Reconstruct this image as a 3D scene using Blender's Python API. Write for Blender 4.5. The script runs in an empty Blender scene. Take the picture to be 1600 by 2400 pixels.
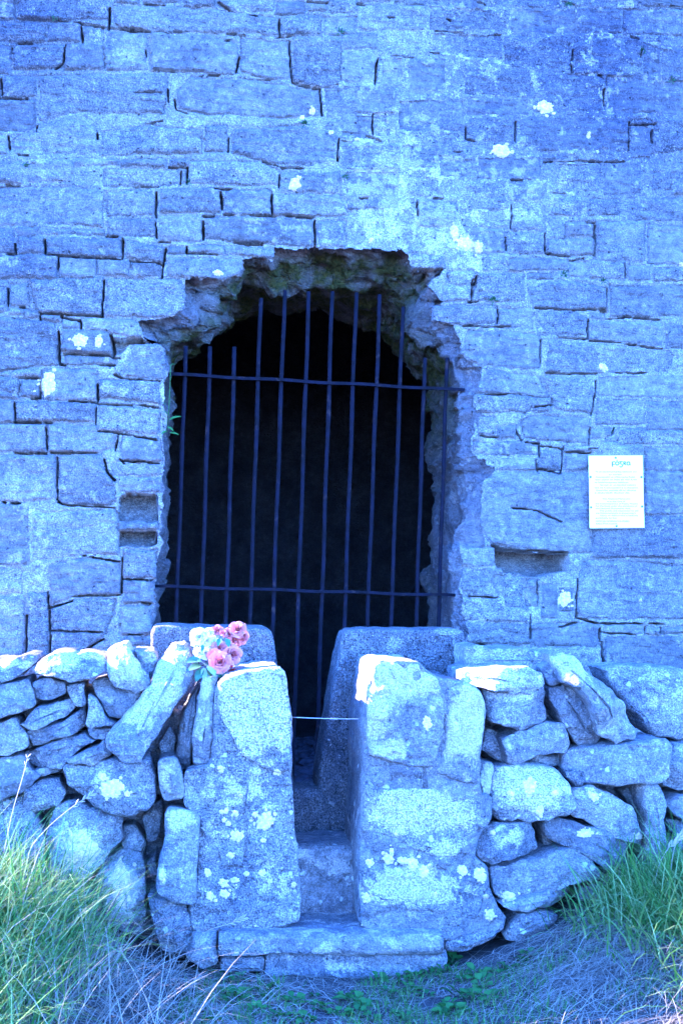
import bpy, bmesh, math, random
import numpy as np
from mathutils import Vector, Matrix
from mathutils.bvhtree import BVHTree

scene = bpy.context.scene
COL = scene.collection
random.seed(7)
RNG = np.random.default_rng(7)

# ------------------------------------------------------------------ camera
F_PX = 3027.0                      # focal length in pixels of the 1600 x 2400 photograph
CAM = Vector((-0.69, -5.6, 1.5))
YAW, PITCH, ROLL = math.radians(7.0), math.radians(2.4), math.radians(1.8)
fw = Vector((math.sin(YAW) * math.cos(PITCH), math.cos(YAW) * math.cos(PITCH), math.sin(PITCH)))
r0 = Vector((math.cos(YAW), -math.sin(YAW), 0))
u0 = r0.cross(fw)
rt = r0 * math.cos(ROLL) + u0 * math.sin(ROLL)
up = -r0 * math.sin(ROLL) + u0 * math.cos(ROLL)
cam_d = bpy.data.cameras.new('camera')
cam_o = bpy.data.objects.new('camera', cam_d)
COL.objects.link(cam_o)
cam_o.matrix_world = Matrix(((rt.x, up.x, -fw.x, CAM.x), (rt.y, up.y, -fw.y, CAM.y), (rt.z, up.z, -fw.z, CAM.z), (0, 0, 0, 1)))
cam_d.sensor_fit = 'VERTICAL'
cam_d.sensor_height = 24.0
cam_d.lens = 24.0 * F_PX / 2400.0
cam_d.clip_end = 500
scene.camera = cam_o

# ------------------------------------------------------------------ sky, sun, exposure
SUN_EL, SUN_BACK = math.radians(19.5), math.radians(20)      # sun stands left of the tower, a little behind its face
sun_dir = Vector((-math.cos(SUN_EL) * math.cos(SUN_BACK), math.cos(SUN_EL) * math.sin(SUN_BACK), math.sin(SUN_EL)))
world = bpy.data.worlds.new('World')
scene.world = world
world.use_nodes = True
wn = world.node_tree
sky = wn.nodes.new('ShaderNodeTexSky')
sky.sky_type = 'NISHITA'
sky.sun_disc = False
sky.sun_elevation = SUN_EL
sky.sun_rotation = math.atan2(sun_dir.x, sun_dir.y)
sky.ozone_density = 10.0
sky.dust_density = 0.0
sky.air_density = 1.0
wn.links.new(sky.outputs[0], wn.nodes['Background'].inputs[0])
wn.nodes['Background'].inputs[1].default_value = 0.15
sl = bpy.data.lights.new('sun', 'SUN')
sl.energy = 2.5
sl.angle = math.radians(0.5)
sl.color = (1.0, 0.77, 0.45)
so = bpy.data.objects.new('sun', sl)
COL.objects.link(so)
so.rotation_euler = sun_dir.to_track_quat('Z', 'Y').to_euler()
so.location = sun_dir * 30
vs = scene.view_settings
vs.view_transform = 'Standard'
vs.look = 'None'
vs.exposure = 4.48
vs.gamma = 1.0
vs.use_white_balance = True        # the photograph was taken with a tungsten white balance
vs.white_balance_temperature = 5000
vs.white_balance_tint = 37

# ------------------------------------------------------------------ helpers: pixels, noise, objects
ZOOM = {'A': (0, 0), 'B': (800, 0), 'C': (0, 500), 'D': (800, 500), 'E': (0, 1000), 'F': (800, 1000),
        'G': (0, 1400), 'H': (800, 1400), 'I': (0, 1800), 'J': (800, 1800)}


def Z(tag, pts):                   # points measured in an enlarged view -> photograph pixels
    ox, oy = ZOOM[tag]
    return [(ox + x / 1.96, oy + y / 1.96) for x, y in pts]


def BX(tag, x0, y0, x1, y1):
    return Z(tag, [(x0, y0), (x1, y0), (x1, y1), (x0, y1)])


def ray(px, py):
    return (fw * F_PX + rt * (px - 800.0) + up * (1200.0 - py)).normalized()


def at(px, py, y):                 # the place on the vertical plane y that this pixel shows
    d = ray(px, py)
    return CAM + d * ((y - CAM.y) / d.y)


def to_px(P):
    P = np.asarray(P, float) - np.array(CAM)
    z = P @ np.array(fw)
    return 800 + F_PX * (P @ np.array(rt)) / z, 1200 - F_PX * (P @ np.array(up)) / z


def hash3(i, j, k, s):
    h = (i.astype(np.int64) * 374761393 + j.astype(np.int64) * 668265263 + k.astype(np.int64) * 2147483647 + s * 974634777) & 0xffffffff
    h = ((h ^ (h >> 13)) * 1274126177) & 0xffffffff
    h = ((h ^ (h >> 16)) * 2246822519) & 0xffffffff
    return ((h ^ (h >> 15)) & 0xffffff) / float(0xffffff) * 2 - 1


def vn(x, y, z, s=0):
    xi, yi, zi = np.floor(x), np.floor(y), np.floor(z)
    fx, fy, fz = x - xi, y - yi, z - zi
    fx, fy, fz = fx * fx * (3 - 2 * fx), fy * fy * (3 - 2 * fy), fz * fz * (3 - 2 * fz)
    r = 0
    for a in (0, 1):
        for b in (0, 1):
            for c in (0, 1):
                w = (fx if a else 1 - fx) * (fy if b else 1 - fy) * (fz if c else 1 - fz)
                r = r + w * hash3(xi + a, yi + b, zi + c, s)
    return r


def fbm(x, y, z, s=0, o=4, g=0.5):
    r, a, t = 0, 1.0, 0
    for k in range(o):
        r = r + a * vn(x, y, z, s + k * 17)
        t += a
        a *= g
        x, y, z = x * 2.03, y * 2.03, z * 2.03
    return r / t


def sstep(a, b, x):
    t = np.clip((x - a) / (b - a), 0, 1)
    return t * t * (3 - 2 * t)


def mesh_from(name, V, Fq, mat=None, smooth=True, attrs=None):
    me = bpy.data.meshes.new(name)
    V = np.asarray(V, np.float32)
    if isinstance(Fq, np.ndarray):
        n, k = Fq.shape
        me.vertices.add(len(V))
        me.vertices.foreach_set('co', V.ravel())
        me.loops.add(n * k)
        me.loops.foreach_set('vertex_index', Fq.astype(np.int32).ravel())
        me.polygons.add(n)
        me.polygons.foreach_set('loop_start', np.arange(0, n * k, k, dtype=np.int32))
        me.polygons.foreach_set('loop_total', np.full(n, k, np.int32))
        me.update(calc_edges=True)
    else:
        me.from_pydata([tuple(map(float, v)) for v in V], [], Fq)
        me.update()
    if smooth:
        me.polygons.foreach_set('use_smooth', np.ones(len(me.polygons), bool))
    for k, v in (attrs or {}).items():
        a = me.attributes.new(k, 'FLOAT', 'POINT')
        a.data.foreach_set('value', np.asarray(v, np.float32))
    if mat:
        me.materials.append(mat)
    return me


def link(name, me, parent=None, label=None, cat=None, group=None, kind=None):
    o = bpy.data.objects.new(name, me)
    COL.objects.link(o)
    if parent is not None:
        o.parent = parent
        o.matrix_parent_inverse = Matrix.Translation(-parent.location)
    tag(o, label, cat, group, kind)
    return o


def tag(o, label=None, cat=None, group=None, kind=None):
    for k, v in (('label', label), ('category', cat), ('group', group), ('kind', kind)):
        if v:
            o[k] = v


def thing(name, loc, label, cat, group=None, kind=None):
    o = bpy.data.objects.new(name, None)
    COL.objects.link(o)
    o.location = loc
    o.empty_display_size = 0.1
    tag(o, label, cat, group, kind)
    return o


def centred(me):                   # move the mesh's origin to its middle, return that place
    n = len(me.vertices)
    co = np.empty(n * 3, np.float32)
    me.vertices.foreach_get('co', co)
    co = co.reshape(-1, 3)
    c = (co.min(0) + co.max(0)) / 2
    me.vertices.foreach_set('co', (co - c).ravel())
    me.update()
    return Vector(map(float, c))


def put(name, me, parent=None, **kw):
    c = centred(me)
    o = link(name, me, parent, **kw)
    o.location = c
    return o


# ------------------------------------------------------------------ materials
def N(nt, typ, **kw):
    n = nt.nodes.new(typ)
    for k, v in kw.items():
        if k.startswith('i_'):
            n.inputs[k[2:].replace('_', ' ')].default_value = v
        else:
            setattr(n, k, v)
    return n


def ramp(nt, src, stops):
    r = nt.nodes.new('ShaderNodeValToRGB')
    e = r.color_ramp.elements
    while len(e) < len(stops):
        e.new(0.5)
    for k, (p, c) in enumerate(stops):
        e[k].position = p
        e[k].color = (c, c, c, 1) if isinstance(c, (int, float)) else (*c, 1)
    nt.links.new(src, r.inputs[0])
    return r.outputs[0]


def mixc(nt, fac, a, b, blend='MIX'):
    m = nt.nodes.new('ShaderNodeMix')
    m.data_type = 'RGBA'
    m.blend_type = blend
    for sock, v in ((m.inputs[0], fac), (m.inputs[6], a), (m.inputs[7], b)):
        if isinstance(v, bpy.types.NodeSocket):
            nt.links.new(v, sock)
        elif isinstance(v, (int, float)):
            sock.default_value = v
        else:
            sock.default_value = (*v, 1)
    return m.outputs[2]


def math_n(nt, op, a, b=None, clamp=False):
    m = nt.nodes.new('ShaderNodeMath')
    m.operation = op
    m.use_clamp = clamp
    for k, v in enumerate((a, b)):
        if v is None:
            continue
        if isinstance(v, bpy.types.NodeSocket):
            nt.links.new(v, m.inputs[k])
        else:
            m.inputs[k].default_value = v
    return m.outputs[0]


def simple(name, col, rough=0.8, metal=0.0, bump=0.0, bscale=60.0, var=0.0, vscale=12.0):
    m = bpy.data.materials.new(name)
    m.use_nodes = True
    nt = m.node_tree
    b = nt.nodes['Principled BSDF']
    b.inputs['Base Color'].default_value = (*col, 1)
    b.inputs['Roughness'].default_value = rough
    b.inputs['Metallic'].default_value = metal
    g = N(nt, 'ShaderNodeNewGeometry')
    if var:
        n = N(nt, 'ShaderNodeTexNoise', i_Scale=vscale, i_Detail=6.0)
        nt.links.new(g.outputs['Position'], n.inputs['Vector'])
        f = ramp(nt, n.outputs[0], [(0.3, 0), (0.7, 1)])
        nt.links.new(mixc(nt, f, tuple(c * (1 - var) for c in col), tuple(min(1, c * (1 + var)) for c in col)), b.inputs['Base Color'])
    if bump:
        n = N(nt, 'ShaderNodeTexNoise', i_Scale=bscale, i_Detail=8.0)
        nt.links.new(g.outputs['Position'], n.inputs['Vector'])
        bp = N(nt, 'ShaderNodeBump', i_Strength=bump, i_Distance=0.01)
        nt.links.new(n.outputs[0], bp.inputs['Height'])
        nt.links.new(bp.outputs[0], b.inputs['Normal'])
    return m


def stone_mat(name, ca, cb, crust=(0.30, 0.31, 0.31), crust_amt=0.45, dark=(0.04, 0.042, 0.05), grain=0.5, pits=0.5,
              bump=0.6, lam=0.5, rand=0.35, lichen=0.0, moss=0.0, dark_amt=0.35, bdist=0.006, mottle=0.7, pth=(0.60, 0.69)):
    m = bpy.data.materials.new(name)
    m.use_nodes = True
    nt = m.node_tree
    L = nt.links.new
    b = nt.nodes['Principled BSDF']
    b.inputs['Roughness'].default_value = 0.92
    b.inputs['Specular IOR Level'].default_value = 0.25
    pos = N(nt, 'ShaderNodeNewGeometry').outputs['Position']
    rnd = N(nt, 'ShaderNodeObjectInfo').outputs['Random']
    # every stone has its own piece of the pattern
    off = N(nt, 'ShaderNodeCombineXYZ')
    for k in range(3):
        L(math_n(nt, 'MULTIPLY', rnd, 7.3 + k * 3.1), off.inputs[k])
    va = N(nt, 'ShaderNodeVectorMath', operation='ADD')
    L(pos, va.inputs[0])
    L(off.outputs[0], va.inputs[1])
    P = va.outputs[0]

    def noise(scale, detail=6.0, rough=0.6, vec=None, dist=0.0):
        n = N(nt, 'ShaderNodeTexNoise', i_Scale=scale, i_Detail=detail, i_Roughness=rough, i_Distortion=dist)
        L(vec or P, n.inputs['Vector'])
        return n.outputs[0]
    big = noise(5.0, 4.0, 0.6)
    c = mixc(nt, ramp(nt, big, [(0.32, 0), (0.68, 1)]), ca, cb)
    # per-stone tone
    rv = ramp(nt, rnd, [(0, 1 - rand), (1, 1 + rand)])
    c = mixc(nt, 1.0, c, rv, 'MULTIPLY')
    # tone from the mesh: stains plus vignette shading painted in; core darker with depth
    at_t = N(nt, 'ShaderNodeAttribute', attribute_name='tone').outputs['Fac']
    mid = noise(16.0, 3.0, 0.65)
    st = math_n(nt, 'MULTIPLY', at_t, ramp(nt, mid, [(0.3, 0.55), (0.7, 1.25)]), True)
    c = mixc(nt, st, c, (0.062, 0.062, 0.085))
    mo = noise(30.0, 3.0, 0.7)
    c = mixc(nt, mottle, c, ramp(nt, mo, [(0.32, 0.66), (0.5, 1.0), (0.68, 1.4)]), 'MULTIPLY')
    # dark biofilm blotches
    db = ramp(nt, noise(9.0, 5.0, 0.7), [(0.55, 0), (0.7, 1)])
    c = mixc(nt, math_n(nt, 'MULTIPLY', db, dark_amt), c, dark)
    # pale crust, patchy
    at_p = N(nt, 'ShaderNodeAttribute', attribute_name='pale').outputs['Fac']
    pn = noise(14.0, 5.0, 0.75)
    pv = math_n(nt, 'ADD', pn, math_n(nt, 'MULTIPLY', at_p, 0.27))
    pm = ramp(nt, pv, [(pth[0], 0), (pth[1], 1)])
    c = mixc(nt, math_n(nt, 'MULTIPLY', pm, crust_amt), c, crust)
    # mineral grain
    g1 = noise(170.0, 1.0, 0.7)
    gr_ = math_n(nt, 'MULTIPLY', math_n(nt, 'ADD', math_n(nt, 'MULTIPLY', math_n(nt, 'FRACT', math_n(nt, 'MULTIPLY', rnd, 7.77)), 0.8), 0.45), grain, True)
    c = mixc(nt, gr_, c, ramp(nt, g1, [(0.30, 0.35), (0.5, 1.0), (0.72, 1.9)]), 'MULTIPLY')
    sp = noise(90.0, 2.0, 0.8)
    c = mixc(nt, math_n(nt, 'MULTIPLY', ramp(nt, sp, [(0.62, 0), (0.70, 1)]), gr_), c, tuple(x * 1.15 for x in crust))
    # dark pits
    vo = N(nt, 'ShaderNodeTexVoronoi', i_Scale=38.0, i_Randomness=1.0)
    wv = N(nt, 'ShaderNodeVectorMath', operation='ADD')
    wn_ = N(nt, 'ShaderNodeTexNoise', i_Scale=60.0, i_Detail=1.0)
    L(P, wn_.inputs['Vector'])
    ws = N(nt, 'ShaderNodeVectorMath', operation='SCALE', i_Scale=0.02)
    L(wn_.outputs['Color'], ws.inputs[0])
    L(P, wv.inputs[0])
    L(ws.outputs[0], wv.inputs[1])
    L(wv.outputs[0], vo.inputs['Vector'])
    pit = math_n(nt, 'MULTIPLY', ramp(nt, vo.outputs['Distance'], [(0.10, 1), (0.22, 0)]), ramp(nt, noise(22.0, 1.0), [(0.52, 0), (0.6, 1)]))
    c = mixc(nt, math_n(nt, 'MULTIPLY', pit, pits), c, (0.02, 0.02, 0.028))
    if lichen:
        vl = N(nt, 'ShaderNodeTexVoronoi', i_Scale=17.0, i_Randomness=1.0)
        L(wv.outputs[0], vl.inputs['Vector'])
        lm = math_n(nt, 'MULTIPLY', ramp(nt, vl.outputs['Distance'], [(0.14, 1), (0.19, 0)]), ramp(nt, noise(5.5, 2.0), [(0.5, 0), (0.56, 1)]))
        c = mixc(nt, math_n(nt, 'MULTIPLY', lm, lichen), c, (0.62, 0.6, 0.5))
    if moss:
        mm = ramp(nt, noise(7.0, 8.0, 0.7), [(0.42, 0), (0.58, 1)])
        at_m = N(nt, 'ShaderNodeAttribute', attribute_name='moss').outputs['Fac']
        mf = math_n(nt, 'MULTIPLY', math_n(nt, 'ADD', math_n(nt, 'MULTIPLY', mm, 0.75), math_n(nt, 'MULTIPLY', at_m, 0.35), True), at_m, True)
        gcol = mixc(nt, ramp(nt, noise(60.0, 3.0), [(0.35, 0), (0.65, 1)]), (0.022, 0.034, 0.006), (0.085, 0.085, 0.02))
        c = mixc(nt, math_n(nt, 'MULTIPLY', mf, moss), c, gcol)
    L(c, b.inputs['Base Color'])
    # relief too fine to model
    sx = N(nt, 'ShaderNodeMapping')
    sx.inputs['Scale'].default_value = (1, 1, 4.5)
    L(P, sx.inputs['Vector'])
    l1 = noise(13.0, 5.0, 0.70, sx.outputs[0], 0.4)
    h = math_n(nt, 'ADD', math_n(nt, 'MULTIPLY', l1, lam * 2.2), math_n(nt, 'MULTIPLY', noise(45.0, 3.0, 0.75), 1.0))
    h = math_n(nt, 'ADD', h, math_n(nt, 'MULTIPLY', pit, -0.9 * pits))
    h = math_n(nt, 'ADD', h, math_n(nt, 'MULTIPLY', pm, 0.25))
    h = math_n(nt, 'ADD', h, math_n(nt, 'MULTIPLY', g1, 0.35))
    bp = N(nt, 'ShaderNodeBump', i_Strength=bump, i_Distance=bdist * 2.0)
    L(h, bp.inputs['Height'])
    L(bp.outputs[0], b.inputs['Normal'])
    return m


M_WALL = stone_mat('wall_limestone', (0.125, 0.119, 0.122), (0.200, 0.184, 0.168), crust=(0.36, 0.325, 0.29), crust_amt=0.7, rand=0.22, dark_amt=0.3, pits=0.8, grain=0.75, bump=0.85, mottle=0.95, pth=(0.58, 0.66))
M_MORT = stone_mat('lime_mortar', (0.180, 0.168, 0.155), (0.265, 0.245, 0.22), crust=(0.46, 0.42, 0.37), crust_amt=0.8, rand=0.0, lam=0.15, bump=1.0, grain=0.7, pits=0.8, dark_amt=0.2)
M_RUB = stone_mat('rubble_core', (0.115, 0.105, 0.112), (0.22, 0.20, 0.195), crust=(0.38, 0.35, 0.32), crust_amt=0.6, rand=0.0, bump=1.0, lam=0.5, moss=1.0, bdist=0.012)
M_DRY = stone_mat('field_limestone', (0.125, 0.120, 0.130), (0.250, 0.228, 0.205), crust=(0.46, 0.41, 0.36), crust_amt=0.75, rand=0.22, lichen=0.8, bump=0.8, lam=0.35, grain=0.75, dark_amt=0.5, pth=(0.56, 0.67), mottle=1.0)
M_PIL = stone_mat('pillar_stone', (0.125, 0.117, 0.126), (0.235, 0.213, 0.19), crust=(0.44, 0.385, 0.33), crust_amt=0.85, rand=0.08, lichen=0.85, bump=1.0, lam=0.2, grain=0.85, dark_amt=0.6, mottle=1.0)
M_CON = stone_mat('pebbly_concrete', (0.085, 0.080, 0.086), (0.145, 0.134, 0.128), crust=(0.34, 0.31, 0.28), crust_amt=0.45, rand=0.0, bump=1.0, lam=0.0, grain=1.0, pits=0.9, lichen=0.35, dark_amt=0.6, bdist=0.009)
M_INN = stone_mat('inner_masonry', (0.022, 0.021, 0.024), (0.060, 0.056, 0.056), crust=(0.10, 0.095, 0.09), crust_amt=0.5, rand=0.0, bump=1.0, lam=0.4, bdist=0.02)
M_LICH = simple('white_lichen', (0.72, 0.56, 0.38), 0.95, bump=1.0, bscale=140, var=0.32, vscale=85)
M_IRON = simple('painted_iron', (0.0038, 0.0030, 0.0085), 0.85, bump=0.5, bscale=120, var=0.6, vscale=25)
M_IRON.node_tree.nodes['Principled BSDF'].inputs['Specular IOR Level'].default_value = 0.18
nt_ = M_IRON.node_tree                                     # scuffs and rust where the paint has gone
b_ = nt_.nodes['Principled BSDF']
src_ = b_.inputs['Base Color'].links[0].from_socket
g_n = N(nt_, 'ShaderNodeNewGeometry')
n_n = N(nt_, 'ShaderNodeTexNoise', i_Scale=21.0, i_Detail=5.0, i_Roughness=0.7)
nt_.links.new(g_n.outputs['Position'], n_n.inputs['Vector'])
nt_.links.new(mixc(nt_, ramp(nt_, n_n.outputs[0], [(0.60, 0), (0.68, 1)]), src_, (0.030, 0.018, 0.018)), b_.inputs['Base Color'])
M_SOIL = simple('soil', (0.035, 0.030, 0.026), 0.95, bump=1.0, bscale=40, var=0.5, vscale=14)
M_WIRE = simple('galvanised_wire', (0.6, 0.6, 0.6), 0.35, 0.8)

# ------------------------------------------------------------------ the tower wall: traced stones, joints and recesses
ST = []                            # every stone: polygon in photograph pixels


def boxes(t, rows):
    for r in rows:
        ST.append(BX(t, *r))


def polys(t, rows):
    for r in rows:
        ST.append(Z(t, [(r[k], r[k + 1]) for k in range(0, len(r), 2)]))


polys('A', [
    (80, -30, 515, -30, 500, 85, 230, 92, 80, 85), (520, 25, 790, 20, 1275, 75, 1280, 160, 1130, 150, 690, 145, 520, 115),
    (1005, -30, 1262, -30, 1262, 45, 1060, 55, 1005, 20), (60, 210, 300, 200, 285, 310, 60, 320),
    (690, 150, 960, 160, 1090, 200, 1095, 260, 1075, 340, 690, 320), (1105, 172, 1325, 190, 1335, 365, 1180, 355, 1105, 320),
    (1345, 170, 1562, 170, 1565, 385, 1480, 405, 1345, 372), (180, 345, 760, 335, 770, 420, 745, 520, 330, 515, 180, 560),
    (815, 410, 880, 352, 1180, 368, 1465, 420, 1480, 530, 1300, 540, 940, 520, 815, 495),
    (55, 640, 100, 610, 300, 530, 440, 590, 450, 705, 130, 710, 60, 690), (465, 600, 700, 575, 925, 600, 930, 700, 465, 712),
    (1075, 590, 1380, 575, 1555, 620, 1545, 740, 1400, 762, 1220, 740, 1060, 700), (1490, 400, 1640, 400, 1640, 610, 1495, 600),
    (870, 740, 1200, 738, 1283, 785, 1280, 850, 1090, 850, 870, 845), (1252, 895, 1560, 890, 1600, 985, 1450, 995, 1255, 985),
    (-60, 860, 340, 852, 470, 870, 470, 1035, 90, 1035, -60, 1030), (490, 880, 690, 865, 718, 930, 702, 985, 490, 990),
    (945, 995, 1120, 990, 1445, 1005, 1442, 1135, 1210, 1118, 1070, 1108, 945, 1095)])
boxes('A', [
    (-60, -30, 70, 85), (530, -30, 640, 12), (650, -30, 830, 8), (840, -30, 990, 30), (1268, 5, 1400, 65), (1410, 14, 1500, 50),
    (1515, -30, 1640, 60), (-60, 95, 205, 188), (215, 100, 368, 188), (380, 120, 425, 185), (430, 135, 480, 195), (300, 202, 478, 318),
    (485, 142, 675, 322), (-60, 205, 52, 335), (1290, 68, 1480, 160), (1490, 75, 1640, 158), (12, 342, 162, 445), (-60, 350, 4, 440),
    (-60, 455, 165, 600), (-60, 620, 34, 702), (940, 572, 1045, 692), (-60, 735, 105, 840), (130, 735, 330, 835), (340, 728, 540, 760),
    (550, 730, 765, 766), (775, 728, 865, 764), (475, 776, 825, 850), (835, 776, 861, 842), (1292, 790, 1560, 882), (736, 866, 1018, 975),
    (1030, 872, 1245, 983), (490, 1000, 715, 1085), (728, 988, 932, 1108), (1456, 1012, 1590, 1138), (80, 1042, 175, 1088), (182, 1056, 265, 1076),
    (272, 1050, 480, 1078), (-60, 1045, 70, 1158)])
polys('C', [
    (215, 112, 560, 110, 558, 195, 540, 205, 212, 185), (575, 125, 760, 155, 752, 228, 580, 202), (1040, 150, 1262, 157, 1257, 212, 1040, 185),
    (775, 200, 1110, 212, 1112, 270, 1030, 305, 768, 285), (135, 305, 480, 292, 468, 468, 180, 453), (488, 292, 825, 299, 862, 370, 850, 450, 770, 485, 478, 470),
    (382, 480, 600, 485, 652, 520, 660, 572, 600, 568, 382, 525), (290, 535, 490, 540, 512, 565, 508, 650, 280, 635),
    (-60, 468, 260, 500, 268, 620, 262, 703, 190, 700, -60, 740), (460, 760, 735, 772, 735, 872, 455, 845), (452, 882, 735, 902, 720, 1018, 450, 995),
    (218, 965, 440, 970, 535, 1010, 525, 1080, 460, 1098, 218, 1098), (600, 600, 755, 600, 760, 690, 750, 765, 560, 752, 590, 690)])
boxes('C', [
    (80, 110, 204, 185), (770, 150, 855, 188), (866, 148, 1034, 184), (-60, 192, 264, 296), (272, 203, 440, 296), (446, 210, 595, 285),
    (600, 222, 736, 292), (-60, 302, 34, 450), (42, 322, 130, 424), (38, 432, 98, 464), (102, 440, 183, 480), (190, 464, 280, 497),
    (285, 480, 368, 526), (295, 652, 525, 698), (50, 708, 190, 754), (-60, 750, 88, 850), (96, 766, 183, 845), (192, 716, 448, 860),
    (-60, 856, 64, 960), (72, 866, 440, 954), (-60, 966, 210, 1096), (556, 1032, 740, 1140)])
polys('E', [
    (-60, 130, 250, 133, 258, 328, 100, 345, -60, 340), (264, 133, 470, 127, 480, 200, 530, 250, 530, 340, 500, 366, 275, 353),
    (150, 392, 535, 382, 550, 590, 400, 588, 150, 622), (222, 640, 380, 597, 550, 625, 558, 768, 335, 782, 225, 828),
    (236, 842, 335, 792, 540, 787, 480, 960, 375, 1038, 236, 1050)])
boxes('E', [
    (506, 168, 735, 226), (550, 232, 745, 300), (545, 440, 725, 478), (566, 562, 720, 698), (566, 707, 710, 814), (556, 822, 700, 955),
    (560, 962, 700, 1010), (-60, 352, 132, 640), (-60, 650, 105, 770), (122, 762, 220, 1060), (-60, 782, 116, 1080)])
polys('B', [
    (0, 240, 165, 255, 160, 320, 145, 385, 0, 370), (405, 152, 730, 162, 735, 275, 405, 238), (590, 545, 790, 540, 785, 655, 600, 648, 574, 610),
    (820, 560, 850, 537, 1318, 547, 1314, 690, 820, 700)])
boxes('B', [
    (-5, 22, 385, 135), (-5, 150, 165, 225), (182, 268, 275, 400), (300, 272, 472, 430), (-5, -30, 230, 8), (240, -30, 500, 30), (510, -30, 640, 42),
    (655, -30, 1000, 32), (1010, -30, 1130, 30), (1140, -30, 1340, 42), (1350, -30, 1660, 28), (400, 50, 765, 136), (775, 42, 1070, 152),
    (1080, 42, 1282, 152), (1292, 42, 1660, 160), (745, 168, 1050, 322), (1070, 190, 1130, 282), (1070, 290, 1180, 338), (1140, 172, 1376, 312),
    (1386, 196, 1460, 342), (1466, 220, 1660, 372), (562, 312, 865, 440), (880, 342, 1198, 512), (1214, 348, 1660, 522), (262, 462, 560, 602),
    (572, 456, 850, 530), (-5, 392, 240, 520), (0, 532, 143, 640), (150, 532, 218, 622), (1328, 588, 1418, 722), (1330, 547, 1424, 572),
    (1432, 548, 1660, 702), (280, 672, 440, 772), (446, 716, 610, 812), (622, 726, 912, 824), (988, 758, 1188, 880), (1206, 752, 1376, 894),
    (1426, 788, 1510, 870), (1518, 752, 1660, 890), (356, 922, 530, 1040), (572, 832, 760, 962), (766, 832, 942, 920), (958, 902, 1100, 986),
    (1132, 912, 1280, 990), (1316, 906, 1660, 1012), (0, 662, 270, 780), (20, 790, 260, 960), (300, 822, 440, 905), (922, 708, 1090, 738)])
polys('D', [
    (850, 330, 1000, 305, 1218, 342, 1214, 434, 1050, 438, 870, 430), (895, 450, 1060, 444, 1128, 482, 1120, 560, 1070, 566, 900, 560),
    (1145, 497, 1470, 502, 1465, 612, 1290, 593, 1140, 580), (582, 534, 910, 557, 914, 715, 640, 700, 552, 650),
    (950, 582, 1500, 627, 1528, 650, 1500, 733, 936, 728), (625, 740, 680, 717, 905, 747, 958, 848, 890, 840, 620, 824),
    (930, 747, 1165, 757, 1163, 840, 1143, 918, 980, 900, 962, 850), (820, 960, 860, 928, 1138, 940, 1136, 1060, 910, 1045, 835, 1030)])
boxes('D', [
    (782, 18, 930, 74), (762, 86, 933, 186), (940, 112, 1158, 194), (1032, 38, 1158, 104), (1176, 38, 1394, 220), (1406, 50, 1660, 234),
    (602, 62, 750, 182), (322, 188, 475, 254), (482, 258, 614, 324), (646, 198, 750, 260), (766, 208, 1040, 264), (1046, 222, 1126, 292),
    (1142, 218, 1302, 300), (1316, 238, 1420, 306), (1432, 248, 1660, 312), (622, 274, 838, 402), (850, 272, 965, 303), (466, 332, 596, 402),
    (1230, 328, 1640, 476), (412, 418, 718, 508), (726, 432, 880, 530), (1140, 458, 1208, 488), (1480, 512, 1660, 622), (616, 832, 960, 912),
    (1178, 748, 1660, 842), (1164, 852, 1398, 972), (1402, 862, 1660, 996), (626, 926, 706, 1016), (712, 978, 800, 1036), (1146, 988, 1240, 1032),
    (1266, 988, 1660, 1062), (602, 1048, 912, 1110), (1022, 1072, 1180, 1094), (1190, 1052, 1386, 1130), (1392, 1078, 1660, 1182),
    (1540, 630, 1660, 738)])
polys('F', [
    (720, 212, 760, 200, 1150, 218, 1146, 578, 1050, 580, 690, 545, 642, 470, 648, 252), (1120, 612, 1640, 642, 1640, 890, 1100, 882, 1080, 850, 1087, 700)])
boxes('F', [
    (716, 142, 890, 195), (906, 108, 1014, 205), (1022, 126, 1134, 206), (1160, 222, 1385, 400), (1392, 205, 1660, 402), (1152, 412, 1660, 604), (542, 552, 704, 640),
    (552, 652, 742, 778), (752, 692, 838, 830), (850, 702, 904, 828), (562, 902, 866, 1000), (876, 905, 1184, 1010), (1202, 908, 1390, 954),
    (1396, 922, 1464, 954), (1476, 922, 1660, 954), (1206, 966, 1660, 1180), (1206, 1186, 1660, 1420), (570, 1010, 1190, 1200), (560, 788, 860, 895), (1000, 742, 1062, 850), (915, 730, 990, 880)])
boxes('G', [(-60, 290, 110, 560), (120, 280, 380, 560), (390, 240, 690, 560)])

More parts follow.
